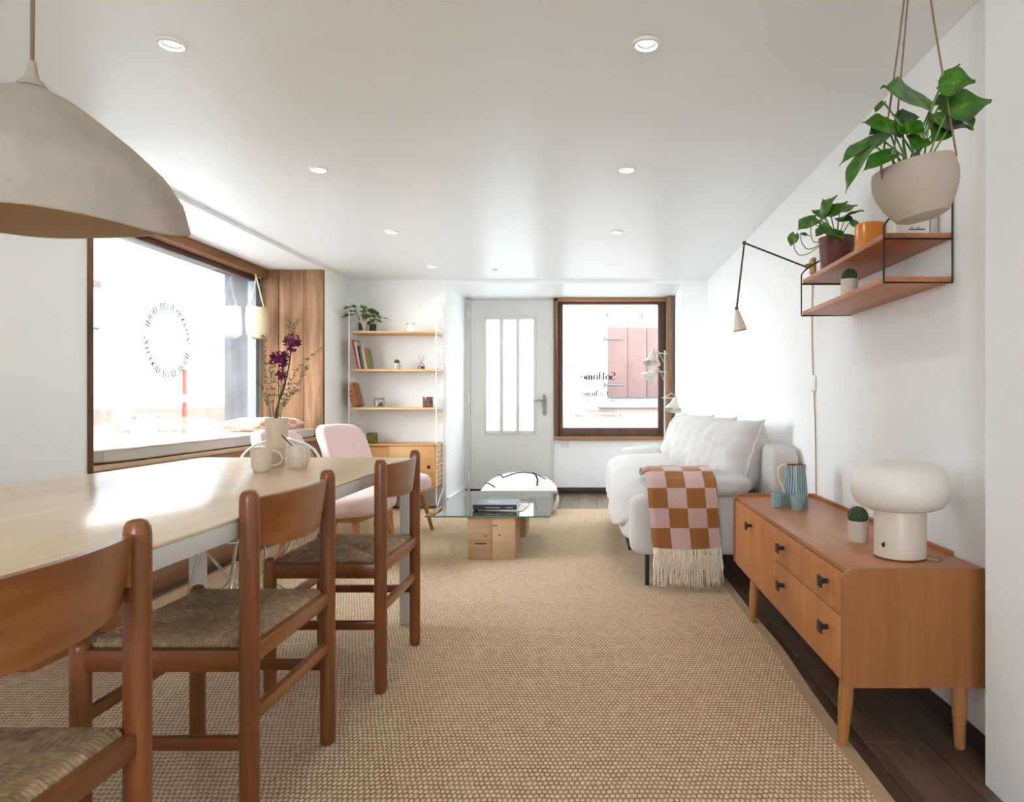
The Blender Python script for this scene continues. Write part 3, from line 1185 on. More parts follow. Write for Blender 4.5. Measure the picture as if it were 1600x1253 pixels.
def shade(u, v, off=0.0):
    a = 2 * PI * u
    prof = [(.0, 1.722), (.035, 1.712), (.080, 1.690), (.134, 1.650), (.200, 1.595), (.258, 1.535), (.290, 1.475), (.301, 1.41)]
    f = v * (len(prof) - 1)
    i = min(int(f), len(prof) - 2)
    fr_ = f - i
    r = prof[i][0] * (1 - fr_) + prof[i + 1][0] * fr_
    z = prof[i][1] * (1 - fr_) + prof[i + 1][1] * fr_
    wv = v ** 2.2
    z += wv * (.030 * math.sin(a - .1) - .006 * math.cos(a) - .020 * math.exp(-(((a + PI) % (2 * PI) - PI) / .35) ** 2) + .016 * math.exp(-((a - 1.05) / .35) ** 2) + .004 * math.sin(5 * a))
    r *= 1 + wv * (.03 * math.sin(3 * a + .5) + .05 * math.exp(-(((a + PI) % (2 * PI) - PI) / .4) ** 2)) * (1 - .0)
    return (max(r - off, 0.0005) * math.cos(a), max(r - off, .0005) * math.sin(a), z - off * (1 - v) * 1.2)


MB().grid(lambda u, v: shade(u, v), 72, 28, closed_u=True).build('lamp_shade', M['felt'], pe, smooth=80)
MB().grid(lambda u, v: shade(u, v, .006), 72, 28, closed_u=True).build('shade_lining', M['felt_in'], pe, smooth=80)
em = MB()
em.tube([((Vector(shade(k / 72, 1)) + Vector(shade(k / 72, 1, .006))) / 2) for k in range(72)], .0034, 6, closed=True)
em.build('shade_rim', M['felt'], pe)
MB().lathe([(0, 1.775), (.008, 1.775), (.011, 1.75), (.014, 1.738), (.028, 1.722), (.03, 1.715), (0, 1.715)], 20).build('cord_cap', M['felt'], pe)
MB().tube([(0, 0, 1.77), (0.002, 0, 1.95), (0, 0, ZC)], .0045, 8).build('cord', M['rope'], pe)
MB().lathe([(0, ZC - .03), (.05, ZC - .03), (.055, ZC - .02), (.055, ZC), (0, ZC)], 24).build('ceiling_rose', M['white'], pe)
MB().lathe([(0, 1.50), (.03, 1.52), (.04, 1.56), (.03, 1.60), (.018, 1.63), (.018, 1.69), (0, 1.69)], 20).build('bulb', M['opal'], pe)

# ------------------------------------------------------------------ things on the table
TZ = .738
va = thing('vase', 'tall beige ceramic vase holding dried flowers on the table', 'vase', (-1.252, 2.71, TZ))
MB().lathe([(0, 0), (.032, 0), (.034, .004), (.036, .06), (.042, .15), (.044, .192), (.0435, .194), (.0405, .193), (.038, .15), (.032, .03), (0, .025)], 32).build('body', M['ceramic'], va)
fl_ = thing('dried_flowers', 'dried purple flowers and thin twigs standing in the vase', 'flowers', (-1.252, 2.71, TZ + .026))


def branch(pts, r0, r1, mat=None, name='stem'):
    P = [Vector(p) for p in pts]
    out = []
    for i in range(len(P) - 1):
        for k in range(4):
            out.append(P[i].lerp(P[i + 1], k / 4) + Vector((random.uniform(-1, 1), random.uniform(-1, 1), 0)) * .0015)
    out.append(P[-1])
    MB().tube(out, [r0 + (r1 - r0) * i / (len(out) - 1) for i in range(len(out))], 6).build(name, mat or M['twig'], fl_)
    return out


def fp(px, py, dy=0.0):     # photo pixel at the vase's depth -> offset from the flowers' origin
    Y = 2.71 + dy
    return ((px - 922) * Y / 1060 + 1.252, dy, 1 - (py - 627) * Y / 1060 - TZ - .026)


heads = [(457, 536, .02, .034), (437, 561, -.02, .036), (440, 586, 0, .021)]
tops = [(457, 545, .02), (438, 572, -.02)]
base = (0, 0, .0)
branch([base, fp(432, 640), fp(448, 590), fp(456, 545, .02)], .0032, .0024)
branch([base, fp(430, 645), fp(446, 600, -.01), fp(439, 570, -.02)], .0028, .002)
branch([fp(447, 597), fp(441, 588)], .0016, .0014)
for hx_, hy_, dy_, rr in heads:
    c = Vector(fp(hx_, hy_, dy_))
    hm = MB()
    for k in range(90):
        v = Vector((random.gauss(0, 1), random.gauss(0, 1), random.gauss(0, .8))).normalized()
        q = c + v * rr * random.uniform(.55, 1)
        s1 = v.orthogonal().normalized() * rr * .22
        s2 = v.cross(s1).normalized() * rr * .22
        hm.add([q - s1, q + s2 * .6 + v * rr * .25, q + s1, q - s2 * .6 - v * .1 * rr], [(0, 1, 2), (0, 2, 3)])
    hm.soft(c.x, c.y, c.z, rr * .55, rr * .55, rr * .5, 2, 6)
    hm.build('flower_head', M['purple'], fl_, smooth=0)
sprigs = [[(420, 640), (417, 600), (414, 560), (413, 528)], [(428, 640), (424, 600), (421, 570)], [(436, 640), (450, 610), (462, 580), (500, 548)],
          [(440, 640), (455, 615), (472, 590), (480, 575)], [(434, 640), (446, 560), (458, 520), (466, 502)], [(434, 640), (445, 570), (452, 515), (452, 503)],
          [(422, 640), (412, 615), (405, 600)], [(438, 640), (450, 622), (466, 612)], [(426, 640), (432, 600), (428, 575)]]
for si, sp_ in enumerate(sprigs):
    dy = random.uniform(-.04, .04)
    pts = [base] + [fp(a, b, dy * i / 3) for i, (a, b) in enumerate(sp_)]
    out = branch(pts, .0016, .0007, M['drygreen'])
    lv = MB()
    for k in range(5, len(out)):
        for j in range(5):
            d = Vector((random.uniform(-1, 1), random.uniform(-1, 1), random.uniform(-.1, 1))).normalized()
            q = out[k] + d * .003
            e = q + d * random.uniform(.008, .018)
            sd = d.orthogonal().normalized() * .0026
            lv.add([q, (q + e) / 2 + sd, e, (q + e) / 2 - sd], [(0, 1, 2, 3)])
    lv.build('leaf_spray', M['drygreen'], fl_, smooth=0, kind='stuff')


def mug(label, loc, rz, prof, hpts, hr):
    m_ = thing('mug', label, 'mug', loc, rz, 'stoneware mugs on the dining table')
    MB().lathe(prof, 32).build('cup', M['speck'], m_)
    MB().tube(hpts, hr, 10, flat=.8).build('handle', M['speck'], m_)
    return m_


mug('speckled beige mug with a thin looped handle left of the vase', (-1.218, 2.515, TZ), 0,
    [(0, 0), (.024, 0), (.028, .004), (.035, .018), (.037, .05), (.0385, .075), (.041, .087), (.040, .0885), (.0385, .087), (.035, .05), (.033, .02), (0, .010)],
    [(.036, 0, .079), (.055, 0, .077), (.072, 0, .065), (.078, 0, .046), (.068, 0, .030), (.05, 0, .023), (.034, 0, .023)], .0035)
mug('rounded speckled beige mug holding a spoon', (-1.140, 2.645, TZ), -.75,
    [(0, 0), (.030, 0), (.036, .005), (.044, .025), (.0455, .05), (.044, .075), (.042, .087), (.0405, .0885), (.0395, .086), (.041, .05), (.038, .02), (0, .010)],
    [(.042, 0, .074), (.056, 0, .073), (.066, 0, .060), (.068, 0, .044), (.060, 0, .028), (.042, 0, .022)], .0055)
sp_o = thing('spoon', 'thin bronze spoon leaning out of the rounded mug', 'spoon', (-1.140, 2.645, TZ))
MB().tube([(.022, -.006, .022), (-.02, 0, .085), (-.062, 0, .128)], [.0025, .0025, .003], 8).build('handle', M['bronze'], sp_o)
MB().soft(.022, -.006, .022, .010, .008, .010, 2, 6).build('bowl', M['bronze'], sp_o)

# ------------------------------------------------------------------ wire chair at the table head
wc = thing('wire_chair', 'chrome wire chair with white seat pad at the table end', 'chair', (-1.51, 3.01, 0))


def shell(u, v):
    """u across -1..1, v 0 (front lip) .. 1 (top of back); sitter faces -y"""
    if v < .52:
        s = v / .52
        y = -.20 + .40 * s
        z = .455 - .045 * math.sin(s * PI * .75) + .02 * (1 - s) ** 2
    else:
        s = (v - .52) / .48
        ang = s * 1.0
        y = .20 + .10 * math.sin(ang * 1.3) + .06 * s
        z = .428 + .385 * s ** 1.15
    wd = .235 * (1 - .12 * v) if v < .5 else .235 * (1 - .06) * max(0.02, 1 - ((v - .5) / .5) ** 4.5) ** .42
    z += .09 * abs(u) ** 2.4 * max(0.0, 1 - abs(v - .42) * 1.75)
    y -= .05 * u * u * max(0, (v - .5)) * 1.6
    return Vector((u * wd, y, z))


wm = MB()
for i in range(13):
    u = -1 + 2 * i / 12
    wm.tube([shell(u, k / 26 * (1 - .03 * u * u * 0)) for k in range(27)], .0022, 5)
for j in range(1, 18):
    v = j / 18
    wm.tube([shell(-1 + 2 * k / 16, v) for k in range(17)], .0022, 5)
wm.build('wire_shell', M['chrome'], wc)
rim = [shell(-1, k / 30) for k in range(31)] + [shell(-1 + 2 * k / 14, 1) for k in range(1, 14)] + [shell(1, 1 - k / 30) for k in range(31)] + [shell(1 - 2 * k / 14, 0) for k in range(1, 14)]
MB().tube(rim, .0062, 8, closed=True).build('rim_wire', M['whitechrome'], wc)
MB().soft(0, -.02, .438, .19, .185, .018, 3.5, 12).build('seat_pad', M['linen_l'], wc)
feet = [(-.21, -.20), (.21, -.20), (-.21, .22), (.21, .22)]
for fx, fy in feet:
    MB().tube([(fx * .62, fy * .7, .405), (fx, fy, .006)], .0045, 8).build('leg', M['chrome'], wc)
br = MB()
for (a, b) in ((0, 1), (2, 3), (0, 2), (1, 3)):
    ax, ay = feet[a]
    bx2, by2 = feet[b]
    mid = ((ax + bx2) * .22, (ay + by2) * .22, .20)
    br.tube([(ax * .64, ay * .72, .39), mid, (bx2 * .64, by2 * .72, .39)], .0035, 6)
    br.tube([(ax * .97, ay * .97, .03), mid, (bx2 * .97, by2 * .97, .03)], .0035, 6)
br.build('brace', M['chrome'], wc)
MB().tube([(-.16, -.17, .405), (.16, -.17, .405), (.16, .17, .405), (-.16, .17, .405)], .005, 8, closed=True).build('seat_ring', M['chrome'], wc)

# ------------------------------------------------------------------ window seat
bs = thing('window_seat', 'built-in plywood window seat under the big window', 'bench', (0, 0, 0))
RB(-2.86, XL + .01, 3.142, 5.857, .670, .693, r=.002).build('seat_board', M['ply'], bs)
for i in range(3):
    RB(XL - .028, XL - .006, 3.146 + i * .904, 3.146 + (i + 1) * .904 - .004, .12, .669, r=.003).build('front_panel', M['benchpanel'], bs)
cu = thing('seat_cushion', 'long grey linen cushion on the window seat', 'cushion', (-2.585, 4.50, .733))
MB().soft(0, 0, 0, .268, 1.345, .038, 9, 26, wr=.004, ws=5).build('pad', M['benchfab'], cu, weld=.002, smooth=60)
for s_ in (-1, 1):
    e = MB()
    e.tube([(.268 * s_, -1.325 + 2.65 * k / 30, .028 + .002 * math.sin(k * 1.7)) for k in range(31)], .0035, 6)
    e.build('piping', M['benchfab'], cu)


def pillow_fn(w_, d_, h_, pinch=.10, flop=0.0):
    def f(q):
        a, b = max(-1, min(1, q.x / w_)), max(-1, min(1, q.y / d_))
        t = ((1 - a ** 4) * (1 - b ** 4)) ** .5
        return q
    return f


def pillow(mb, w_, d_, h_, pinch=.07, n=26, wr=.006, ws=9):
    """two puffed sheets meeting on a seam, in the xy plane"""
    for sg in (1, -1):
        def f(u, v, sg=sg):
            a, b = u * 2 - 1, v * 2 - 1
            t = max(0, (1 - a ** 4) * (1 - b ** 4)) ** .5
            x_ = a * w_ * (1 - pinch * (1 - b * b))
            y_ = b * d_ * (1 - pinch * (1 - a * a))
            z_ = sg * h_ * t * (1 + .0)
            k = noise.noise(Vector((x_, y_, sg * .7)) * ws) * wr * (t + .25) + noise.noise(Vector((x_ * 2.5, y_ * 2.5, sg)) * ws) * wr * .4
            return (x_, y_, z_ + k * (1 if t > 0 else 0))
        mb.grid(f, n, n)
    return mb


pl = thing('throw_pillow', 'orange and pink checked pillow lying on the window seat', 'pillow', (-2.56, 5.31, .815), -.05)
pillow(MB(), .17, .37, .055, .05).build('cover', M['check_p'], pl, weld=.002, smooth=80)

bg_ = thing('straw_bag', 'small straw bag hanging on two cords in the window corner', 'bag', (-2.775, 5.66, .015))


def bagf(u, v):
    a = 2 * PI * u
    z = 1.51 + .26 * v
    r = .085 * (1 + .12 * math.sin(v * PI) + .03 * math.sin(3 * a + v * 4)) * (1 if v > .12 else .55 + v * 3.75)
    return (r * math.cos(a), r * .8 * math.sin(a), z + .006 * math.sin(2 * a))


MB().grid(bagf, 28, 18, closed_u=True).build('pouch', M['straw'], bg_, smooth=70)
MB().lathe([(0, 1.509), (.05, 1.509)], 24).build('bag_base', M['straw'], bg_)
for s_ in (-1, 1):
    MB().tube([(.055 * s_, 0, 1.76), (.02 * s_, -.01, 1.92), (-.012, .0, 2.03), (-.02, 0, 2.04)], .0055, 6).build('cord', M['straw'], bg_)
MB().tube([(-.035, .0, 2.045), (-.02, 0, 2.03), (-.005, 0, 2.045), (-.02, .0, 2.06)], .004, 6, closed=True).build('hanging_ring', M['cord'], bg_)

# ------------------------------------------------------------------ pink armchairs
def armchair(label, loc, rz):
    t = thing('armchair', label, 'armchair', loc, rz, 'pink boucle armchairs')
    # faces +x
    seat_tilt = .01

    def sf(q):
        return Vector((q.x, q.y * (1 + .10 * q.x / .27), q.z + seat_tilt * q.x + (-.02 if q.x > .2 else 0) * (q.x - .2)))
    MB().soft(.0, 0, .375, .31, .27, .080, 3.6, 14, wr=.004, ws=14, fn=sf).build('seat_cushion', M['pink'], t, weld=.002, smooth=70)

    def bf(q):
        wid = 1 - .10 * max(0, -q.z) / .26
        return Vector((q.x - .42 * (q.z + .26) + .05 * (q.y / .25) ** 2, q.y * wid, q.z))
    bk = MB().soft(-.27, 0, .605, .055, .235, .215, 5, 14, wr=.004, ws=14, fn=bf).build('backrest', M['pink'], t, weld=.002, smooth=70)
    for yy in (-.08, .08):
        for zz in (.54, .65):
            MB().soft(-.27 + .054 - .42 * (zz - .605 + .26) + .0, yy, zz, .012, .016, .016, 2, 6).build('button', M['pink'], bk)
    RB(-.26, .24, -.235, .235, .285, .318, r=.01).build('seat_frame', M['teak_leg'], t)
    for sx, sy in ((1, -1), (1, 1), (-1, -1), (-1, 1)):
        MB().tube([(sx * .20, sy * .20, .31), (sx * .27, sy * .245, 0)], [.022, .012], 12).build('leg', M['teak_leg'], t)
    for sy in (-1, 1):
        MB().tube([(-.22, sy * .235, .29), (-.30, sy * .24, .42), (-.38, sy * .22, .58)], [.016, .016, .011], 10).build('back_support', M['teak_leg'], t)
    return t


armchair('pink boucle armchair behind the far end of the table', (-1.56, 4.22, 0), -.12)
armchair('pink boucle armchair with buttoned back in front of the oak cabinet', (-1.56, 5.12, 0), -.36)

# ------------------------------------------------------------------ string shelving and cabinet
sh = thing('shelving_unit', 'white wire ladder shelving with three oak shelves', 'shelf', (0, 0, 0))
SX0, SX1, SY0, SY1 = -2.213, -1.411, 6.225, 6.505
for xx in (SX0, SX1):
    lad = MB()
    lad.tube([(xx, SY0, .06), (xx, SY0, 1.95)], .005, 8)
    lad.tube([(xx, SY1, .15), (xx, SY1, 1.95)], .005, 8)
    lad.tube([(xx, SY1, .17), (xx, SY0 + .03, .02), (xx, SY0, .06)], .005, 8)
    lad = lad.build('ladder_rail', M['white'], sh)
    k = 0
    z = .22
    rung0 = None
    while z < 1.95:
        if rung0 is None:
            rung0 = MB().tube([(0, SY0, 0), (0, SY1, 0)], .0028, 5).build('rung', M['white'], lad, (xx, 0, z))
        else:
            link('rung', rung0.data, lad, (xx, 0, z))
        z += .047
for zz in (1.624, 1.273, .920):
    RB(SX0 + .004, SX1 - .004, SY0 + .01, SY1, zz, zz + .02, r=.002).build('shelf_board', M['oak_x'], sh)
cb = thing('cabinet', 'oak sliding door cabinet under the string shelves', 'cabinet', (0, 0, 0))
cm = MB()
cm.rbox(SX0 + .01, SX1 - .01, SY0 - .03, SY1, .588, .606, r=.002)
cm.rbox(SX0 + .01, SX1 - .01, SY0 - .03, SY1, .195, .213, r=.002)
cm.rbox(SX0 + .01, SX0 + .028, SY0 - .03, SY1, .20, .60, r=.002)
cm.rbox(SX1 - .028, SX1 - .01, SY0 - .03, SY1, .20, .60, r=.002)
cm.box(SX0 + .02, SX1 - .02, SY1 - .012, SY1 - .004, .20, .60)
cm.build('body', M['oak_cab'], cb)
RB(SX0 + .03, -1.80, SY0 - .008, SY0 + .006, .214, .587, r=.002).build('sliding_door', M['oak_cab'], cb)
sd = RB(-1.835, SX1 - .03, SY0 - .024, SY0 - .010, .214, .587, r=.002).build('sliding_door', M['oak_cab'], cb)
MB().lathe([(0, .001), (.014, .001), (.017, .0015)], 20, (-1.475, SY0 - .024, .395), (0, -1, 0)).build('finger_hole', M['black'], sd)


# leaves ------------------------------------------------------------------
def leaf_mesh(mb, basep, tip, width, up=(0, 0, 1), droop=.12, fold=.22, heart=.16):
    b, t = Vector(basep), Vector(tip)
    d = t - b
    L = d.length
    f = d.normalized()
    s = f.cross(Vector(up))
    if s.length < 1e-4:
        s = f.orthogonal()
    s.normalize()
    n = s.cross(f).normalized()
    NU, NV = 9, 7
    vs = []
    for i in range(NU):
        a = i / (NU - 1)
        wv = (math.sin(PI * min(1, a * .86 + .14)) ** .75) * (1 - a ** 3.2) ** .8 * 1.0
        if a == 0:
            wv = .32
        for j in range(NV):
            c = -1 + 2 * j / (NV - 1)
            back = -heart * L * (abs(c) ** 1.6) * max(0, 1 - a * 3.2)
            p = b + f * (a * L + back) + s * (c * wv * width / 2)
            p += n * (droop * L * (math.sin(PI * a * .9)) - fold * width * .5 * (1 - abs(c)) * wv * .7 + .05 * width * math.sin(a * 9 + c * 2))
            vs.append(p)
    fs = [(i * NV + j, (i + 1) * NV + j, (i + 1) * NV + j + 1, i * NV + j + 1) for i in range(NU - 1) for j in range(NV - 1)]
    mb.add(vs, fs)
    return mb


def add_leaf(parent, basep, tip, width, up=(0, 0, 1), droop=.12, root=None, r=.0022, mat=None):
    lo = leaf_mesh(MB(), basep, tip, width, up, droop).build('leaf', mat or M['leaf'], parent, smooth=80)
    if root is not None:
        b, rt = Vector(basep), Vector(root)
        mid = rt.lerp(b, .55) + Vector((0, 0, .25 * (b - rt).length * .35))
        pts = [rt * (1 - t) ** 2 + mid * 2 * t * (1 - t) + b * t * t for t in [k / 8 for k in range(9)]]
        MB().tube(pts, r, 6).build('stalk', M['stem'], parent)
    return lo


def px3(px, py, Y):           # photo pixel at depth Y -> world point
    return Vector(((px - 922) * Y / 1060, Y, 1 - (py - 627) * Y / 1060))


# shelf things ---------------------------------------------------------------
def small_plant(label, loc, pot_r, pot_h, mat, nl, spread, hgt, seed, group=None, glaze=None):
    rnd = random.Random(seed)
    t = thing('potted_plant', label, 'plant', loc, 0, group)
    po = MB().lathe([(0, 0), (pot_r * .85, 0), (pot_r, pot_h * .1), (pot_r * 1.02, pot_h), (pot_r * .9, pot_h), (pot_r * .88, pot_h * .8), (0, pot_h * .78)], 24).build('pot', mat, t)
    if glaze:
        for a0 in (0.2, 2.3, 4.2):
            gm = MB()
            gm.grid(lambda u, v, a0=a0: ((pot_r * (.985 + .03 * v) + .0012) * math.cos(a0 + u * (1.0 - .6 * v * v)), (pot_r * (.985 + .03 * v) + .0012) * math.sin(a0 + u * (1.0 - .6 * v * v)), pot_h * (.1 + v * .75)), 8, 6)
            gm.build('glaze_patch', glaze, po)
    for k in range(nl):
        a = 2 * PI * k / nl + rnd.uniform(-.4, .4)
        d = Vector((math.cos(a), math.sin(a), 0))
        b = d * spread * rnd.uniform(.25, .8) + Vector((0, 0, pot_h + hgt * rnd.uniform(.25, 1)))
        tip = b + d * spread * rnd.uniform(.5, .9) + Vector((0, 0, -hgt * rnd.uniform(.0, .55)))
        add_leaf(t, b, tip, (tip - b).length * .62, root=d * pot_r * .3 + Vector((0, 0, pot_h * .78)), r=.0018)
    return t


SZ = 1.6445
small_plant('leafy green plant in a black and white pot on the top oak shelf', (-2.125, 6.33, SZ), .042, .10, M['ceramic_w'], 15, .15, .13, 3, glaze=M['black'])
small_plant('small trailing plant in a dark pot on the top oak shelf', (-2.035, 6.36, SZ), .030, .075, M['black'], 8, .10, .08, 5)
cn = thing('candle_glass', 'lit candle in a clear glass on the top oak shelf', 'candle', (-1.678, 6.34, SZ))
MB().lathe([(0, .002), (.036, .002), (.038, .006), (.038, .085), (.0355, .085), (.0355, .008), (0, .007)], 24).build('glass', M['clear'], cn)
MB().lathe([(0, .009), (.033, .009), (.033, .06), (.02, .064), (0, .063)], 20).build('wax', M['candle'], cn)
MB().lathe([(0, .064), (.003, .068), (.004, .074), (0, .086)], 10).build('flame', M['candle'], cn)


def book(name, label, loc, w_, d_, h_, cover, lean=0.0, rz=0, group=None):
    t = thing(name, label, 'book', loc, rz, group, rot=(0, lean, rz))
    c = MB()
    c.rbox(0, .0025, -d_, 0, 0, h_, r=.0008, seg=1)
    c.rbox(w_ - .0025, w_, -d_, 0, 0, h_, r=.0008, seg=1)
    c.rbox(0, w_, -d_ - .002, -d_ + .001, 0, h_, r=.0008, seg=1)
    c.build('cover', cover, t)
    B(.0025, w_ - .0025, -d_ + .001, -.003, .003, h_ - .003).build('pages', M['paper'], t)
    return t


bks = [('tall red spined book leaning at the end of the second shelf', '#a8463c', .018, .175, .275, -.26, -2.150), ('tall white book leaning beside the red one', '#d9d5cf', .012, .17, .262, -.25, -2.126),
       ('dark navy book leaning beside the white one', '#3b4152', .014, .16, .215, -.22, -2.105), ('grey paperback between the navy and yellow books', '#7c8188', .010, .15, .20, -.2, -2.086),
       ('yellow paperback in the row of leaning books', '#c89a3a', .016, .15, .205, -.17, -2.066), ('pale blue and white magazine leaning in the book row', '#c3ccd2', .010, .16, .235, -.16, -2.046),
       ('thin orange booklet leaning in the book row', '#b9734a', .006, .15, .205, -.22, -2.026), ('thin olive booklet at the end of the leaning books', '#8b8a5a', .005, .14, .19, -.26, -2.006)]
bx_at = SX0 + .062
for lb, c_, w_, d_, h_, ln, xx in bks:
    book('book', lb, (bx_at, 6.44, 1.2935 + .0), w_, d_, h_, plain('book_cover', c_, .6), -.19, 0, 'books on the second oak shelf')
    bx_at += w_ / math.cos(.19) + .0012


def cactus(label, loc, r, h, cr, mat, potmat=None):
    t = thing('potted_cactus', label, 'cactus', loc)
    MB().lathe([(0, 0), (r * .88, 0), (r * .98, h * .12), (r, h), (r * .86, h), (r * .84, h * .82), (0, h * .8)], 24).build('pot', potmat or M['speck'], t)

    def f(u, v):
        a = 2 * PI * u
        ph = -PI * .35 + v * (PI * .5 + PI * .35)
        rr = cr * math.cos(ph) * (1 + .12 * math.cos(a * 11))
        return (rr * math.cos(a), rr * math.sin(a), h + cr * .55 + cr * 1.05 * math.sin(ph))
    MB().grid(f, 66, 12, closed_u=True).build('cactus_body', M['cactus'], t, smooth=60)
    sp = MB()
    for k in range(11):
        for j in range(5):
            a = 2 * PI * k / 11
            ph = -.1 + j * .3
            q = Vector((cr * 1.12 * math.cos(ph) * math.cos(a), cr * 1.12 * math.cos(ph) * math.sin(a), h + cr * .55 + cr * 1.1 * math.sin(ph)))
            sp.tube([q * 1.0, q + Vector((math.cos(a) * math.cos(ph), math.sin(a) * math.cos(ph), math.sin(ph))) * cr * .22], .0005, 3)
    sp.build('spines', M['straw'], t, kind='stuff')
    return t


cactus('tiny round cactus in a beige pot on the second oak shelf', (-1.80, 6.32, 1.2935), .030, .058, .022, None)
hg = thing('hourglass', 'clear glass hourglass on the second oak shelf', 'hourglass', (-1.576, 6.34, 1.2935))
MB().lathe([(0, .001), (.030, .001), (.034, .006), (.034, .028), (.022, .058), (.005, .072), (.022, .088), (.030, .115), (.030, .138), (0, .142)], 24).build('glass_bulbs', M['clear'], hg)
MB().lathe([(0, .004), (.031, .004), (.031, .024), (.012, .034), (0, .036)], 20).build('sand', M['brownglass'], hg)
bo = thing('wooden_board', 'brown wooden board leaning at the end of the third shelf', 'board', (-2.150, 6.47, .942), rot=(0, -.24, 0))
RB(-.05, .0, -.20, 0, 0.012, .24, r=.012, seg=3).build('board', M['teak_side'], bo)
jr = thing('glass_jar', 'clip top glass jar of shells on the third oak shelf', 'jar', (-1.97, 6.34, .9405))
MB().lathe([(0, .001), (.05, .001), (.055, .008), (.055, .07), (.046, .08), (.048, .086), (.046, .086), (.044, .08), (.052, .068), (.052, .01), (0, .008)], 28).build('glass', M['clear'], jr)
MB().lathe([(0, .096), (.045, .094), (.050, .090), (.050, .086), (0, .086)], 28).build('lid', M['clear'], jr)
MB().tube([(.05 * math.cos(k * PI / 8), .05 * math.sin(k * PI / 8), .085) for k in range(16)], .002, 6, closed=True).build('wire_clip', M['steel'], jr)
for k in range(9):
    a = k * 2.4
    MB().soft(.028 * math.cos(a) * (.3 + .1 * (k % 5)) * 1.2, .028 * math.sin(a) * (.3 + .1 * (k % 5)) * 1.2, .020 + .018 * (k % 2) , .016, .012, .010, 2, 6).build('shell', [M['brownglass'], M['speck'], M['terracotta']][k % 3], jr)
tb = thing('glass_tumbler', 'dark brown streaked glass tumbler on the third oak shelf', 'tumbler', (-1.515, 6.34, .9405))
MB().lathe([(0, .001), (.044, .001), (.047, .006), (.047, .098), (.042, .098), (.041, .012), (0, .010)], 28).build('glass', M['brownglass'], tb)
tb = thing('glass_tumbler', 'green glass tumbler standing on the oak cabinet', 'tumbler', (-2.03, 6.32, .6065))
MB().lathe([(0, .001), (.049, .001), (.052, .006), (.052, .098), (.046, .098), (.045, .012), (0, .010)], 28).build('glass', M['greenglass'], tb)

# ------------------------------------------------------------------ coffee table, book, pouf
ct = thing('coffee_table', 'low glass coffee table on two pale wood blocks', 'table', (0, 0, 0))
RB(-1.04, -.255, 4.27, 5.46, .266, .276, r=.0015, seg=1).build('glass_top', M['tableglass'], ct)
ge = MB()
for a in ((-1.041, -.254, 4.2685, 4.2698), (-1.041, -.254, 5.4602, 5.4615), (-1.0415, -1.0402, 4.27, 5.46), (-.2548, -.2535, 4.27, 5.46)):
    ge.box(*a, .267, .275)
ge.build('glass_edge', M['glassedge'], ct, smooth=0)
for (xa, ya) in ((-.772, 4.275), (-.772, 4.98)):
    for k in range(2):
        RB(xa + .151 * k, xa + .151 * (k + 1) - .0015, ya + .002 * k, ya + .30, 0, .266, r=.003).build('wood_block', M['blockwood'], ct)
crk = MB()
for (cx, cz, dx, dz, w_) in ((-.69, .10, .07, -.006, .006), (-.57, .155, .012, -.03, .006), (-.60, .215, .03, .006, .004), (-.66, .15, .02, .012, .004)):
    crk.box(cx - dx / 2, cx + dx / 2, 4.2735, 4.278, cz - w_ / 2, cz + w_ / 2)
crk.build('crack', M['grout'], ct, smooth=0)
mg = thing('magazine', 'white magazine lying under the dark book on the glass', 'magazine', (-.60, 4.62, .2765), -.08)
RB(-.13, .17, -.15, .15, 0, .006, r=.001, seg=1).build('pages', M['paper'], mg)
bk = thing('coffee_table_book', 'thick dark grey book lying on the glass coffee table', 'book', (-.628, 4.59, .283))
RB(-.145, .145, -.12, .13, .0, .003, r=.001, seg=1).build('back_cover', M['bookdark'], bk)
fc = RB(-.145, .145, -.12, .13, .031, .034, r=.001, seg=1).build('front_cover', M['bookdark'], bk)
B(-.06, .02, .00, .008, .0341, .0345).build('title_print', M['paper'], fc)
RB(-.145, .145, -.123, -.119, .0, .034, r=.001, seg=1).build('spine', M['bookdark'], bk)
B(-.142, .142, -.119, .127, .003, .031).build('pages', M['paper'], bk)
for xa, xb in ((-.06, .035), (.075, .12)):
    B(xa, xb, -.1238, -.1231, .013, .018).build('spine_print', M['lampgrey'], bk)

pf = thing('floor_pouf', 'white floor pouf with thin black lines before the door', 'pouf', (-.645, 6.20, 0), .06)


def poufn(q):
    k = 1 - .10 * (q.z / .15) ** 2
    top = .035 * (1 - (q.x / .36) ** 2) * (1 - (q.y / .36) ** 2) if q.z > 0 else 0
    return Vector((q.x * k, q.y * k, q.z + top * 2.2 - (.05 * ((q.x / .36) ** 2 + (q.y / .36) ** 2) * .5 if q.z > 0 else 0)))


PFM = MB().soft(0, 0, .135, .355, .355, .135, 5, 18, wr=.010, ws=7, fn=poufn)
PFM.build('cover', M['whitecush'], pf, weld=.003, smooth=70)


def pouf_top(x_, y_):
    q = Vector((x_, y_, 0))
    d = ((abs(x_) / .355) ** 5 + (abs(y_) / .355) ** 5)
    z = .135 * (max(0, 1 - d)) ** .2
    return .135 + poufn(Vector((x_, y_, z))).z


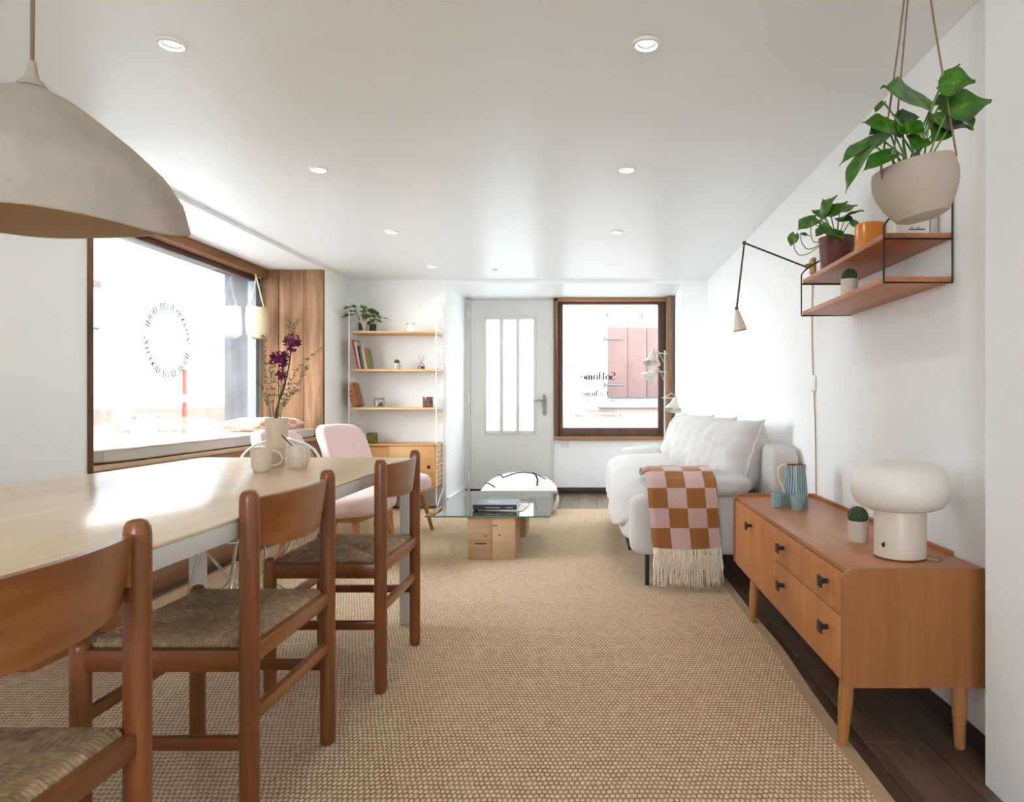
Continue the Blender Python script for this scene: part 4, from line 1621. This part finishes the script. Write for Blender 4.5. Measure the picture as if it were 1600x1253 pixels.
pl_lines = [[(-.20, .10), (-.14, -.16), (.02, -.02), (.16, -.02), (.25, -.12)], [(.10, .20), (.14, 0), (.17, -.20), (.165, -.30)], [(-.30, -.10), (-.24, -.24), (-.2, -.30)]]
for L_ in pl_lines:
    pts = []
    for i in range(len(L_) - 1):
        for k in range(8):
            t_ = k / 8
            xx, yy = L_[i][0] * (1 - t_) + L_[i + 1][0] * t_, L_[i][1] * (1 - t_) + L_[i + 1][1] * t_
            pts.append((xx, yy, pouf_top(xx, yy) + .004))
    MB().tube(pts, .0065, 6, flat=.6).build('woven_line', M['blackline'], pf)
e = MB()
e.tube([(.335 * math.copysign(min(1, abs(math.cos(a)) ** .35), math.cos(a)), .335 * math.copysign(min(1, abs(math.sin(a)) ** .35), math.sin(a)), .20) for a in [2 * PI * k / 60 for k in range(60)]], .006, 6, closed=True)
e.build('piping', M['whitecush'], pf)

# ------------------------------------------------------------------ floor lamp
fl2 = thing('floor_lamp', 'grey floor lamp with three bell shades by the window', 'lamp', (.735, 6.68, 0))
LZ = lambda py: 1 - (py - 627) * 6.68 / 1060
LX = lambda px: (px - 922) * 6.68 / 1060 - .735
MB().lathe([(0, FZ), (.13, FZ), (.13, FZ + .015), (.02, FZ + .025), (0, FZ + .025)], 28).build('base', M['lampgrey'], fl2)
MB().tube([(0, 0, 0), (0, 0, LZ(548))], .009, 10).build('pole', M['lampgrey'], fl2)
for (px, py, ax, jx, jy) in ((1020, 551, (-.15, -.35, -1), 1036, 553), (1024, 580, (-.75, .1, -.75), 1037, 582), (1054, 623, (-.25, -.3, -1), 1038, 622)):
    a = Vector(ax).normalized()
    top = Vector((LX(px), -.05, LZ(py)))
    s_ = MB().lathe([(.012, -.01), (.024, .0), (.030, .03), (.042, .06), (.066, .09), (.085, .125), (.083, .125), (.062, .09), (.038, .06), (.026, .03), (0, .02)], 28, top, a).build('lamp_shade', M['lampgrey'], fl2)
    MB().lathe([(0, -.035), (.006, -.035), (.010, -.012), (.012, -.01)], 14, top, a).build('shade_cap', M['lampgrey'], s_)
    MB().soft(*(top + a * .085), .025, .025, .03, 2, 6).build('bulb', M['opal'], s_)
    J = Vector((0, 0, LZ(jy)))
    MB().tube([J + Vector((.022 if px < 1038 else -.03, 0, 0)), J, top + a * .0 - Vector((0, .0, 0))], .006, 8).build('arm', M['lampgrey'], fl2)
    MB().tube([J + Vector((0, 0, -.10 if px < 1038 else .0)), J.lerp(top, .6) + Vector((0, 0, .05 if px > 1038 else .02)), top - a * .03], .004, 6).build('stay', M['lampgrey'], fl2)

# ------------------------------------------------------------------ sofa
so = thing('sofa', 'three seat sofa in pale grey linen along the right wall', 'sofa', (0, 0, 0))
MB().soft(.665, 4.81, .275, .41, 1.12, .105, 10, 12).build('base', M['linen'], so, weld=.002)
for yy in (3.70, 5.93):
    MB().soft(.62, yy, .333, .405, .085, .158, 10, 16).build('arm_panel', M['linen_l'], so, weld=.002, smooth=60)
MB().soft(1.035, 4.79, .47, .080, 1.21, .292, 14, 16).build('back_panel', M['linen'], so, weld=.002, smooth=60)
for k, yy in enumerate((4.30, 5.33)):
    def cf(q, yy=yy):
        fr_ = max(0, -q.x / .40)
        return Vector((q.x, q.y, q.z + .03 * (1 - (q.y / .52) ** 2) * (1 if q.z > 0 else 0) - .10 * fr_ ** 4 * (1 if q.z < 0 else .35)))
    MB().soft(.53, yy, .43, .40, .525, .115, 4.5, 30, wr=.022, ws=6, fn=cf).build('seat_cushion', M['linen_l'], so, weld=.003, smooth=75)
MB().soft(.32, 4.82, .30, .145, 1.03, .118, 5, 34, wr=.018, ws=7).build('front_skirt', M['linen_l'], so, weld=.003, smooth=75)
for k, (yy, xx) in enumerate(((3.735, .60), (5.93, .56))):
    MB().soft(xx, yy, .545, .285, .17, .062, 3.2, 26, wr=.020, ws=8).build('arm_cushion', M['linen_l'] if k == 0 else M['linen'], so, weld=.003, smooth=75)
for (xx, yy) in ((.31, 3.69), (.31, 5.9), (1.0, 3.69), (1.0, 5.9)):
    RB(xx - .011, xx + .011, yy - .011, yy + .011, 0, .185, r=.002).build('leg', M['black'], so)
RB(.215, 1.0, 3.80, 3.83, .165, .182).build('base_rail', M['black'], so)
RB(.215, .245, 3.80, 5.85, .165, .182).build('base_rail', M['black'], so)
for k, (yy, lb, tw, xx) in enumerate(((4.06, 'plump grey linen back cushion at the near end of the sofa', .27, .815), (4.76, 'grey linen back cushion in the middle of the sofa', .30, .805), (5.46, 'grey linen back cushion at the window end of the sofa', .22, .805))):
    t = thing('back_cushion', lb, 'cushion', (xx, yy, .685), group='loose back cushions on the sofa', rot=(0, 0, tw))
    # local: pillow's plane leans back towards +x
    R_ = Matrix.Rotation(math.radians(-72), 3, 'Y')
    pm = MB()
    tmp = pillow(MB(), .215, .325, .150, .09, 44, .042, 7)
    pm.add([R_ @ Vector(v) for v in tmp.v], tmp.f)
    c_ = pm.build('cover', M['linen_l'], t, weld=.003, smooth=80)
    seam = []
    for i in range(80):
        a = 2 * PI * i / 80
        c, s_ = math.cos(a), math.sin(a)
        m_ = max(abs(c), abs(s_))
        aa, bb = c / m_, s_ / m_
        seam.append(R_ @ Vector((aa * .217 * (1 - .09 * (1 - bb * bb)), bb * .327 * (1 - .09 * (1 - aa * aa)), .003 * math.sin(i * 1.3))))
    MB().tube(seam, .0065, 6, closed=True).build('piping', M['linen_l'], t)

# throw blanket over the near arm
th = thing('throw_blanket', 'brown and pink checked wool blanket draped over the sofa arm', 'blanket', (0, 0, 0))


def drape_path(off=0.0):
    base_ = [(3.98, .575), (3.92, .600), (3.84, .620), (3.74, .627), (3.64, .618), (3.575, .592), (3.548, .548), (3.542, .48), (3.545, .40), (3.55, .32), (3.552, .235 + off)]
    return base_


def mk_throw(off, x_off, zoff, ulen0):
    P = drape_path(off)
    L_ = [0]
    for i in range(1, len(P)):
        L_.append(L_[-1] + math.dist(P[i], P[i - 1]))
    tot = L_[-1]

    def at(v):
        s = v * tot
        for i in range(1, len(P)):
            if s <= L_[i] + 1e-9:
                f = (s - L_[i - 1]) / (L_[i] - L_[i - 1])
                return P[i - 1][0] * (1 - f) + P[i][0] * f, P[i - 1][1] * (1 - f) + P[i][1] * f
        return P[-1]
    nu, nv = 24, 60

    def fn(u, v):
        y, z = at(v)
        xx = .285 + x_off + .355 * u + .045 * v * v
        bulge = .004 * math.sin(u * 9 + v * 3) * min(1, v * 2)
        edge = .018 * max(0, 1 - u * 14) if True else 0
        return (xx, y - zoff - bulge + edge * (1 if v > .45 else 0), z + (zoff - edge * .6 if v < .5 else 0) - .008 * math.sin(u * PI) * (v > .99))
    mb = MB()
    mb.sheet(fn, nu, nv, .010)
    uv = []
    for sg in range(2):
        for i in range(nu):
            for j in range(nv):
                u, v = i / (nu - 1), j / (nv - 1)
                uv.append((u * 3.6 + 0.001, (1 - v) * tot / .104 + .001))
    mb.uv = uv
    return mb, fn


mb, fn1 = mk_throw(0, 0, .012, 0)
mb.build('blanket', M['check'], th, smooth=75)
mb2, fn2 = mk_throw(-.035, .008, .0, 0)
mb2.build('under_layer', M['check'], th, smooth=75)
for fn_, zl, nm in ((fn1, .115, 'fringe'), (fn2, .165, 'fringe')):
    fg = MB()
    for k in range(64):
        u = (k + .5) / 64
        p0 = Vector(fn_(u, 1.0))
        for r_ in range(2):
            dx, dy_ = random.uniform(-.014, .014), random.uniform(-.010, .006)
            ln = zl * random.uniform(.82, 1.05)
            pts = [p0 + Vector((random.uniform(-.002, .002), 0, .006)), p0 + Vector((dx * .4, dy_ * .3, -ln * .35)), p0 + Vector((dx, dy_, -ln * .7)), p0 + Vector((dx * 1.2 + random.uniform(-.004, .004), dy_, -ln))]
            fg.tube(pts, [.0026, .0024, .0022, .0014], 4)
    fg.build(nm, M['fringe'], th, kind='stuff', smooth=60)

# ------------------------------------------------------------------ sideboard
SB = thing('sideboard', 'low teak sideboard with black knobs along the right wall', 'sideboard', (0, 0, 0))
X0, X1, Y0, Y1, Z0, Z1 = .722, 1.127, 1.935, 3.42, .181, .521


def side_panel(ya, yb, zt, r=.035):
    bm = bmesh.new()
    outline = []
    for cx, cz, a0 in ((X0 + r, Z0 + r, 180), (X0 + r, zt - r, 180)):
        pass
    pts = [(X0 + r - r * math.cos(a), zt - r + r * math.sin(a)) for a in [PI / 2 * k / 8 for k in range(9)]]   # bottom->top curve at front top
    pts = [(X0 + r * .7 * (1 - math.cos(PI / 2 * (1 - k / 6))), Z0 + r * .7 * (1 - math.sin(PI / 2 * (1 - k / 6)))) for k in range(0)] + pts
    lo = [(X0 + r * .8 * (1 - math.sin(PI / 2 * k / 6)), Z0 + r * .8 * (1 - math.cos(PI / 2 * k / 6))) for k in range(7)][::-1]
    lo = [(X0 + r * .8 * (1 - math.cos(a)), Z0 + r * .8 * (1 - math.sin(a))) for a in [PI / 2 * (1 - k / 6) for k in range(7)]]
    outline = lo[::1] + pts
    outline = [(X1, Z0)] + outline + [(X1, zt)]
    m_ = MB()
    n = len(outline)
    m_.add([(a, ya, b) for a, b in outline] + [(a, yb, b) for a, b in outline],
           [tuple(range(n)), tuple(range(2 * n - 1, n - 1, -1))] + [(i, (i + 1) % n, n + (i + 1) % n, n + i) for i in range(n)])
    return m_


side_panel(Y0, Y0 + .018, Z1).build('end_panel', M['teak_side'], SB, smooth=40)
side_panel(Y1 - .018, Y1, Z1 + .014).build('end_panel', M['teak_side'], SB, smooth=40)
RB(X0 + .012, X1, Y0 + .016, Y1 - .018, Z1 - .018, Z1 - .0005, r=.002).build('top_board', M['teak_top'], SB)
RB(X1 - .008, X1, 2.1, Y1 - .016, Z1 - .002, Z1 + .014, r=.002).build('back_lip', M['teak_top'], SB)
RB(X0 + .012, X1, Y0 + .018, Y1 - .018, Z0, Z0 + .016, r=.002).build('bottom_board', M['teak_top'], SB)
B(X0 + .03, X1 - .004, Y0 + .018, Y1 - .018, Z0 + .016, Z1 - .018).build('carcass', M['brownknob'], SB)


def knob(par, y, z):
    k = MB()
    k.rbox(X0 - .022, X0 - .016, y - .017, y + .017, z - .017, z + .017, r=.001)
    ko = k.build('knob', M['brownknob'], par, label='square black knob')
    MB().tube([(X0 - .017, y, z), (X0 + .008, y, z)], .008, 10).build('knob_stem', M['brownknob'], par)


DM = 2.665
do = RB(X0 + .006, X0 + .030, DM + .002, Y1 - .021, Z0 + .014, Z1 - .020, r=.002).build('door', M['teak_y'], SB)
knob(do, 3.06, .438)
zm = .375
for (za, zb, kz) in ((zm + .0015, Z1 - .020, .447), (Z0 + .014, zm - .0015, .307)):
    dr = RB(X0 + .006, X0 + .030, Y0 + .021, DM - .002, za, zb, r=.002).build('drawer', M['teak_y'], SB)
    knob(dr, 2.55, kz)
    knob(dr, 2.078, kz + .002)
for (xx, yy, zf) in ((X0 + .028, Y0 + .045, 0.0), (X1 - .05, Y0 + .045, FZ), (X0 + .028, 3.08, 0.0), (X1 - .05, 3.08, FZ)):
    sx = -.014 if xx < .9 else .0
    MB().tube([(xx, yy, Z0 + .004), (xx + sx * .3, yy, .13), (xx + sx, yy - .004, zf + .004), (xx + sx, yy - .004, zf)], [.0215, .0215, .0145, .013], 18).build('leg', M['teak_leg'], SB)

# lamp on the sideboard
ml = thing('table_lamp', 'mushroom lamp with white opal shade on the sideboard', 'lamp', (.952, 2.085, Z1))
MB().lathe([(0, 0), (.070, 0), (.0745, .004), (.0745, .17), (.072, .176), (0, .176)], 40).build('lamp_base', M['cream'], ml)
MB().lathe([(0, -.001), (.073, -.001), (.0755, .003), (.0755, .006), (.07, .0065)], 40).build('foot_ring', M['brass'], ml)
MB().lathe([(0, .146), (.06, .144), (.096, .149), (.122, .161), (.138, .184), (.1435, .212), (.140, .240), (.126, .267), (.102, .286), (.07, .295), (.05, .296), (.046, .293), (0, .292)], 48).build('lamp_shade', M['opal'], ml)
MB().soft(-.066, -.036, .045, .005, .005, .008, 2, 6).build('switch', M['brownknob'], ml)
MB().tube([(.06, -.045, .006), (.09, -.06, .004), (.115, -.03, .004), (.10, .0, .004), (.08, .02, .004)], .003, 6).build('cord', M['cord'], ml)
cactus('small round cactus in a white ribbed pot beside the mushroom lamp', (.914, 2.315, Z1), .034, .072, .030, None, M['ceramic_w'])

# pitcher and cups
pt = thing('pitcher', 'teal striped ceramic pitcher with cream handle on the sideboard', 'pitcher', (.938, 3.10, Z1))
MB().lathe([(0, 0), (.056, 0), (.058, .004), (.052, .09), (.044, .165), (.043, .188), (.0405, .188), (.041, .16), (.05, .08), (0, .02)], 40,
           wob=lambda a, r, z: (r * (1 + (.14 if z > .17 else .03 * z / .17) * max(0, math.cos(a - .1)) ** 6), z)).build('body', M['pitcher'], pt)
MB().lathe([(0, .165), (.0395, .168), (.0405, .1885), (.0432, .1888)], 40).build('inside', M['terracotta'], pt)
MB().tube([(-.040, -.01, .182), (-.062, -.016, .190), (-.082, -.02, .178), (-.086, -.022, .150), (-.076, -.02, .115), (-.060, -.016, .080), (-.052, -.012, .060)], [.006, .0065, .006, .0055, .0055, .006, .005], 10).build('handle', M['cream'], pt)
for lb, lc in (('small teal striped cup to the left of the pitcher', (.846, 3.07, Z1)), ('small teal striped cup standing before the pitcher', (.908, 2.975, Z1))):
    c_ = thing('cup', lb, 'cup', lc, 0, 'striped cups beside the pitcher')
    MB().lathe([(0, 0), (.021, 0), (.023, .003), (.028, .068), (.0262, .068), (.022, .01), (0, .008)], 28).build('body', M['cup'], c_)
    MB().lathe([(0, .056), (.0255, .057), (.0263, .0683), (.0281, .0686)], 28).build('inside', M['terracotta'], c_)

# ------------------------------------------------------------------ wall shelf
WS = thing('wall_shelf', 'two tier teak wall shelf with thin black metal frame', 'shelf', (0, 0, 0))
A0, A1, B0, B1 = .916, 1.127, 2.109, 2.924
for zz in (1.506, 1.370):
    RB(A0, A1, B0, B1, zz, zz + .017, r=.002).build('shelf_board', M['shelfwood'], WS)
for yy in (B0 - .002, B1 + .004):
    f_ = MB()
    r_ = .0032
    f_.tube([(A1 - .002, yy, 1.684), (A0 + .035, yy, 1.581), (A0 + .008, yy, 1.561), (A0 - .004, yy, 1.544), (A0 - .004, yy, 1.373), (A0 - .004, yy, 1.368), (A1 - .002, yy, 1.368), (A1 - .002, yy, 1.684)], r_, 8)
    f_.tube([(A0 - .004, yy, 1.504), (A1 - .002, yy, 1.504)], r_, 8)
    f_.build('metal_frame', M['black'], WS)
# burgundy potted pothos
UZ = 1.5235
pp = thing('potted_plant', 'trailing pothos in a burgundy pot on the wall shelf', 'plant', (0, 0, 0))
pc = Vector((1.004, 2.763, UZ))
MB().lathe([(0, 0), (.058, 0), (.061, .004), (.071, .14), (.067, .14), (.063, .12), (0, .118)], 32, pc).build('pot', M['burgundy'], pp)
MB().lathe([(0, .121), (.064, .12)], 24, pc).build('soil', M['soil'], pp)


def lf_px(par, b, t, w_, Yb, Yt=None, root=None, up=(0, -.6, .8), droop=.1):
    Yt = Yb if Yt is None else Yt
    if par is pp:
        Yb, Yt = Yb + .10, Yt + .10
        w_ *= 1.45
    else:
        w_ *= 1.75
    bp, tp = px3(b[0], b[1], Yb), px3(t[0], t[1], Yt)
    add_leaf(par, bp, tp, w_ * Yb / 1060, up, droop, root)


rt = pc + Vector((0, 0, .115))
for b, t, w_, y, yt in (((1284, 334), (1309, 306), 20, 2.66, 2.62), ((1298, 336), (1325, 316), 20, 2.62, 2.6), ((1276, 342), (1246, 362), 24, 2.66, 2.62), ((1322, 338), (1350, 331), 20, 2.58, 2.5),
                        ((1300, 360), (1319, 378), 17, 2.58, 2.55), ((1290, 340), (1268, 330), 20, 2.68, 2.72), ((1310, 342), (1338, 350), 20, 2.58, 2.54), ((1285, 350), (1296, 374), 16, 2.56, 2.55),
                        ((1296, 330), (1285, 312), 18, 2.7, 2.72), ((1330, 345), (1342, 362), 15, 2.6, 2.6), ((1272, 350), (1256, 340), 14, 2.7, 2.72), ((1312, 330), (1340, 322), 18, 2.7, 2.7), ((1290, 356), (1274, 372), 14, 2.58, 2.55)):
    lf_px(pp, b, t, w_, y, yt, rt)
lf_px(pp, (1242, 366), (1235, 386), 13, 2.6)
lf_px(pp, (1252, 366), (1266, 370), 9, 2.62)
for pts in (((1282, 384), (1262, 398), (1248, 400), (1240, 388), (1241, 366)), ((1284, 382), (1262, 392), (1252, 380), (1251, 366)), ((1284, 378), (1270, 380), (1266, 360), (1270, 345))):
    w_ = [px3(a, b, 2.72) for a, b in pts]
    sm = []
    for i in range(len(w_) - 1):
        for k in range(5):
            sm.append(w_[i].lerp(w_[i + 1], k / 5))
    sm.append(w_[-1])
    for _ in range(3):
        sm = [sm[0]] + [(sm[i - 1] + sm[i] * 2 + sm[i + 1]) / 4 for i in range(1, len(sm) - 1)] + [sm[-1]]
    MB().tube(sm, .002, 6).build('vine', M['stem'], pp)
oc = thing('candle_holder', 'orange frosted glass candle holder on the wall shelf', 'candle holder', (1.014, 2.452, UZ))
MB().lathe([(0, .001), (.050, .001), (.054, .006), (.054, .108), (.051, .114), (.047, .112), (.046, .02), (0, .018)], 36).build('glass', M['orange'], oc)
bw = thing('card_box', 'white card with red mark standing behind the hanging planter', 'card', (0, 0, 0))
RB(.990, 1.098, 2.193, 2.213, UZ, UZ + .13, r=.002).build('card', M['paper'], bw)
RB(1.100, 1.122, 2.188, 2.30, UZ, UZ + .15, r=.002).build('grey_backing', M['lampgrey'], bw)
B(1.037, 1.050, 2.1915, 2.1929, UZ + .012, UZ + .017).build('red_mark', M['redmark'], bw)
for xa, xb, za in ((1.030, 1.083, .03), (1.037, 1.042, .036), (1.058, 1.064, .036)):
    B(xa, xb, 2.1915, 2.1929, UZ + za, UZ + za + .003).build('printed_line', M['letter_d'], bw)
cactus('tiny round cactus in a beige pot on the lower wall shelf', (.959, 2.51, 1.3875), .0305, .062, .025, None)

# ------------------------------------------------------------------ hanging planter
HP = thing('hanging_planter', 'beige ceramic bowl planter with pothos hanging on three cords', 'planter', (0, 0, 0))
hc = Vector((.762, 1.585, 0))
RM = Matrix.Rotation(math.radians(-12), 3, 'Y')
zr = 1.499
bowl = MB()
prof = [(0, -.077), (.040, -.076), (.058, -.069), (.079, -.036), (.0915, -.005), (.0945, .018), (.092, .040), (.0885, .051), (.0855, .051), (.089, .018), (.077, -.028), (0, -.062)]
bowl.lathe(prof, 48)
bb = MB()
bb.add([hc + Vector((0, 0, zr)) + RM @ Vector(v) for v in bowl.v], bowl.f)
bb.build('bowl', M['bowl'], HP)
sl = MB().lathe([(0, .030), (.087, .027)], 24)
so_ = MB()
so_.add([hc + Vector((0, 0, zr)) + RM @ Vector(v) for v in sl.v], sl.f)
so_.build('soil', M['soil'], HP)
apex = hc + Vector((0, 0, ZC))
for a in (PI + .35, -.25, PI / 2 + .1):
    p_ = hc + Vector((0, 0, zr)) + RM @ Vector((.091 * math.cos(a), .091 * math.sin(a), .040))
    MB().tube([p_ + Vector((0, 0, -.012)), p_ + Vector((.004 * math.cos(a), 0, .01)), p_.lerp(apex, .5), apex], .0023, 6).build('cord', M['rope'], HP)
    MB().soft(p_.x, p_.y, p_.z, .005, .005, .005, 2, 5).build('knot', M['rope'], HP)
MB().lathe([(0, ZC), (.012, ZC), (.012, ZC - .006), (.003, ZC - .02), (0, ZC - .02)], 14, (hc.x, hc.y, 0)).build('ceiling_hook', M['brass'], HP)
rt = hc + Vector((0.0, 0, zr + .03))
for b, t, w_, y, yt, up in (((1455, 172), (1374, 140), 52, 1.56, 1.50, (.1, -.8, .55)), ((1472, 131), (1501, 101), 17, 1.58, 1.56, (-.6, -.5, .5)), ((1472, 132), (1524, 129), 34, 1.55, 1.52, (0, -.9, .35)),
                            ((1482, 172), (1549, 160), 40, 1.58, 1.56, (0, -.85, .5)), ((1402, 204), (1345, 194), 26, 1.54, 1.50, (0, -.92, .38)), ((1432, 188), (1392, 182), 18, 1.60, 1.58, (0, -.9, .4)),
                            ((1410, 196), (1446, 214), 24, 1.53, 1.50, (0, -.9, .4)), ((1372, 216), (1312, 262), 20, 1.56, 1.52, (-.3, -.6, .7)), ((1362, 226), (1323, 305), 20, 1.52, 1.48, (-.7, -.5, .4)),
                            ((1394, 240), (1347, 271), 20, 1.52, 1.48, (0, -.7, .6)), ((1390, 205), (1362, 240), 20, 1.55, 1.50, (-.4, -.6, .6)), ((1462, 186), (1518, 204), 30, 1.60, 1.60, (0, -.8, .6)),
                            ((1440, 215), (1424, 236), 24, 1.53, 1.50, (0, -.8, .5)), ((1475, 190), (1455, 225), 26, 1.62, 1.60, (.3, -.8, .5)), ((1380, 160), (1367, 178), 9, 1.58, 1.58, (-.5, -.6, .6)), ((1405, 186), (1436, 205), 20, 1.62, 1.60, (0, -.9, .4)), ((1468, 165), (1512, 152), 26, 1.63, 1.62, (0, -.9, .4)), ((1500, 178), (1520, 205), 20, 1.60, 1.58, (.3, -.9, .3)), ((1386, 190), (1356, 214), 16, 1.57, 1.55, (0, -.9, .4))):
    lf_px(HP, b, t, w_, y, yt, rt + Vector((random.uniform(-.03, .03), random.uniform(-.02, .02), 0)), up)

# ------------------------------------------------------------------ swing arm wall lamp
WL = thing('wall_lamp', 'swing arm wall lamp with small cone shade above the sofa', 'lamp', (0, 0, 0))
wp = Vector((1.072, 3.30, 1.655))
RB(1.112, XR - .001, 3.39, 3.45, 1.640, 1.720, r=.008, seg=3).build('wall_plate', M['brass'], WL)
MB().tube([(1.112, 3.42, 1.683), (1.085, 3.42, 1.678)], .012, 12).build('pivot', M['brass'], WL)
el = px3(1163, 380, 3.36)
hd = px3(1151, 483, 3.34)
MB().tube([(1.088, 3.42, 1.676), el], .0048, 8).build('arm', M['bronze'], WL)
MB().tube([el, hd], .0048, 8).build('arm', M['bronze'], WL)
MB().soft(*el, .010, .010, .010, 2, 6).build('joint', M['bronze'], WL)
MB().lathe([(0, -.012), (.008, -.01), (.009, .006), (.006, .012)], 12, hd, (.12, 0, -1)).build('joint', M['bronze'], WL)
MB().lathe([(.006, .004), (.009, .006), (.034, .108), (.0325, .108), (.008, .012), (0, .01)], 32, hd, (.16, -.05, -1)).build('lamp_shade', M['ceramic_w'], WL)
cp = [Vector((1.123, 3.42, 1.645))]
for k in range(1, 40):
    t_ = k / 39
    cp.append(Vector((1.123, 3.42 - .10 * max(0, t_ - .35) ** 1.3 + .012 * math.sin(t_ * 7), 1.645 - 1.11 * t_)))
MB().tube(cp, .0032, 6).build('cord', M['cord'], WL)
zsw = 1.645 - 1.11 * 0.50
RB(1.110, 1.128, 3.385, 3.435, zsw - .04, zsw + .04, r=.006).build('inline_switch', M['white'], WL)

# ------------------------------------------------------------------ downlights
dl0 = None
rows = ('nearest the camera', 'second from the camera', 'third from the camera', 'nearest the door wall')
for (cx, sd_) in ((-1.360, 'above the table side'), (.183, 'above the sofa side')):
    for i, cy in enumerate((2.206, 3.397, 4.65, 5.84)):
        lb = 'round recessed downlight %s, %s' % (sd_, rows[i])
        if dl0 is None:
            dl0 = thing('downlight', lb, 'light', (cx, cy, ZC), group='recessed ceiling downlights')
            MB().lathe([(.030, -.001), (.031, -.006), (.036, -.009), (.043, -.007), (.046, -.001), (.046, .0005)], 36).build('trim_ring', M['white'], dl0)
            MB().lathe([(.031, -.002), (.024, .010), (.0235, .0005)], 30).build('bezel', M['steel'], dl0)
            MB().lathe([(0, -.0015), (.025, -.0012)], 30).build('lens', M['lens'], dl0)
            ld = bpy.data.lights.new('downlight_lamp', 'AREA')
            ld.shape = 'DISK'
            ld.size = .045
            ld.energy = 0.9
            ld.color = (1.0, .96, .91)
            lo_ = link('downlight_lamp', ld, dl0, (0, 0, -.004))
        else:
            copy_thing(dl0, lb, (cx, cy, ZC))
sdt = thing('smoke_detector', 'tiny white round ceiling fitting near the door', 'detector', (-.85, 5.99, ZC))
MB().lathe([(0, -.018), (.02, -.018), (.03, -.010), (.032, 0)], 24).build('cover', M['white'], sdt)
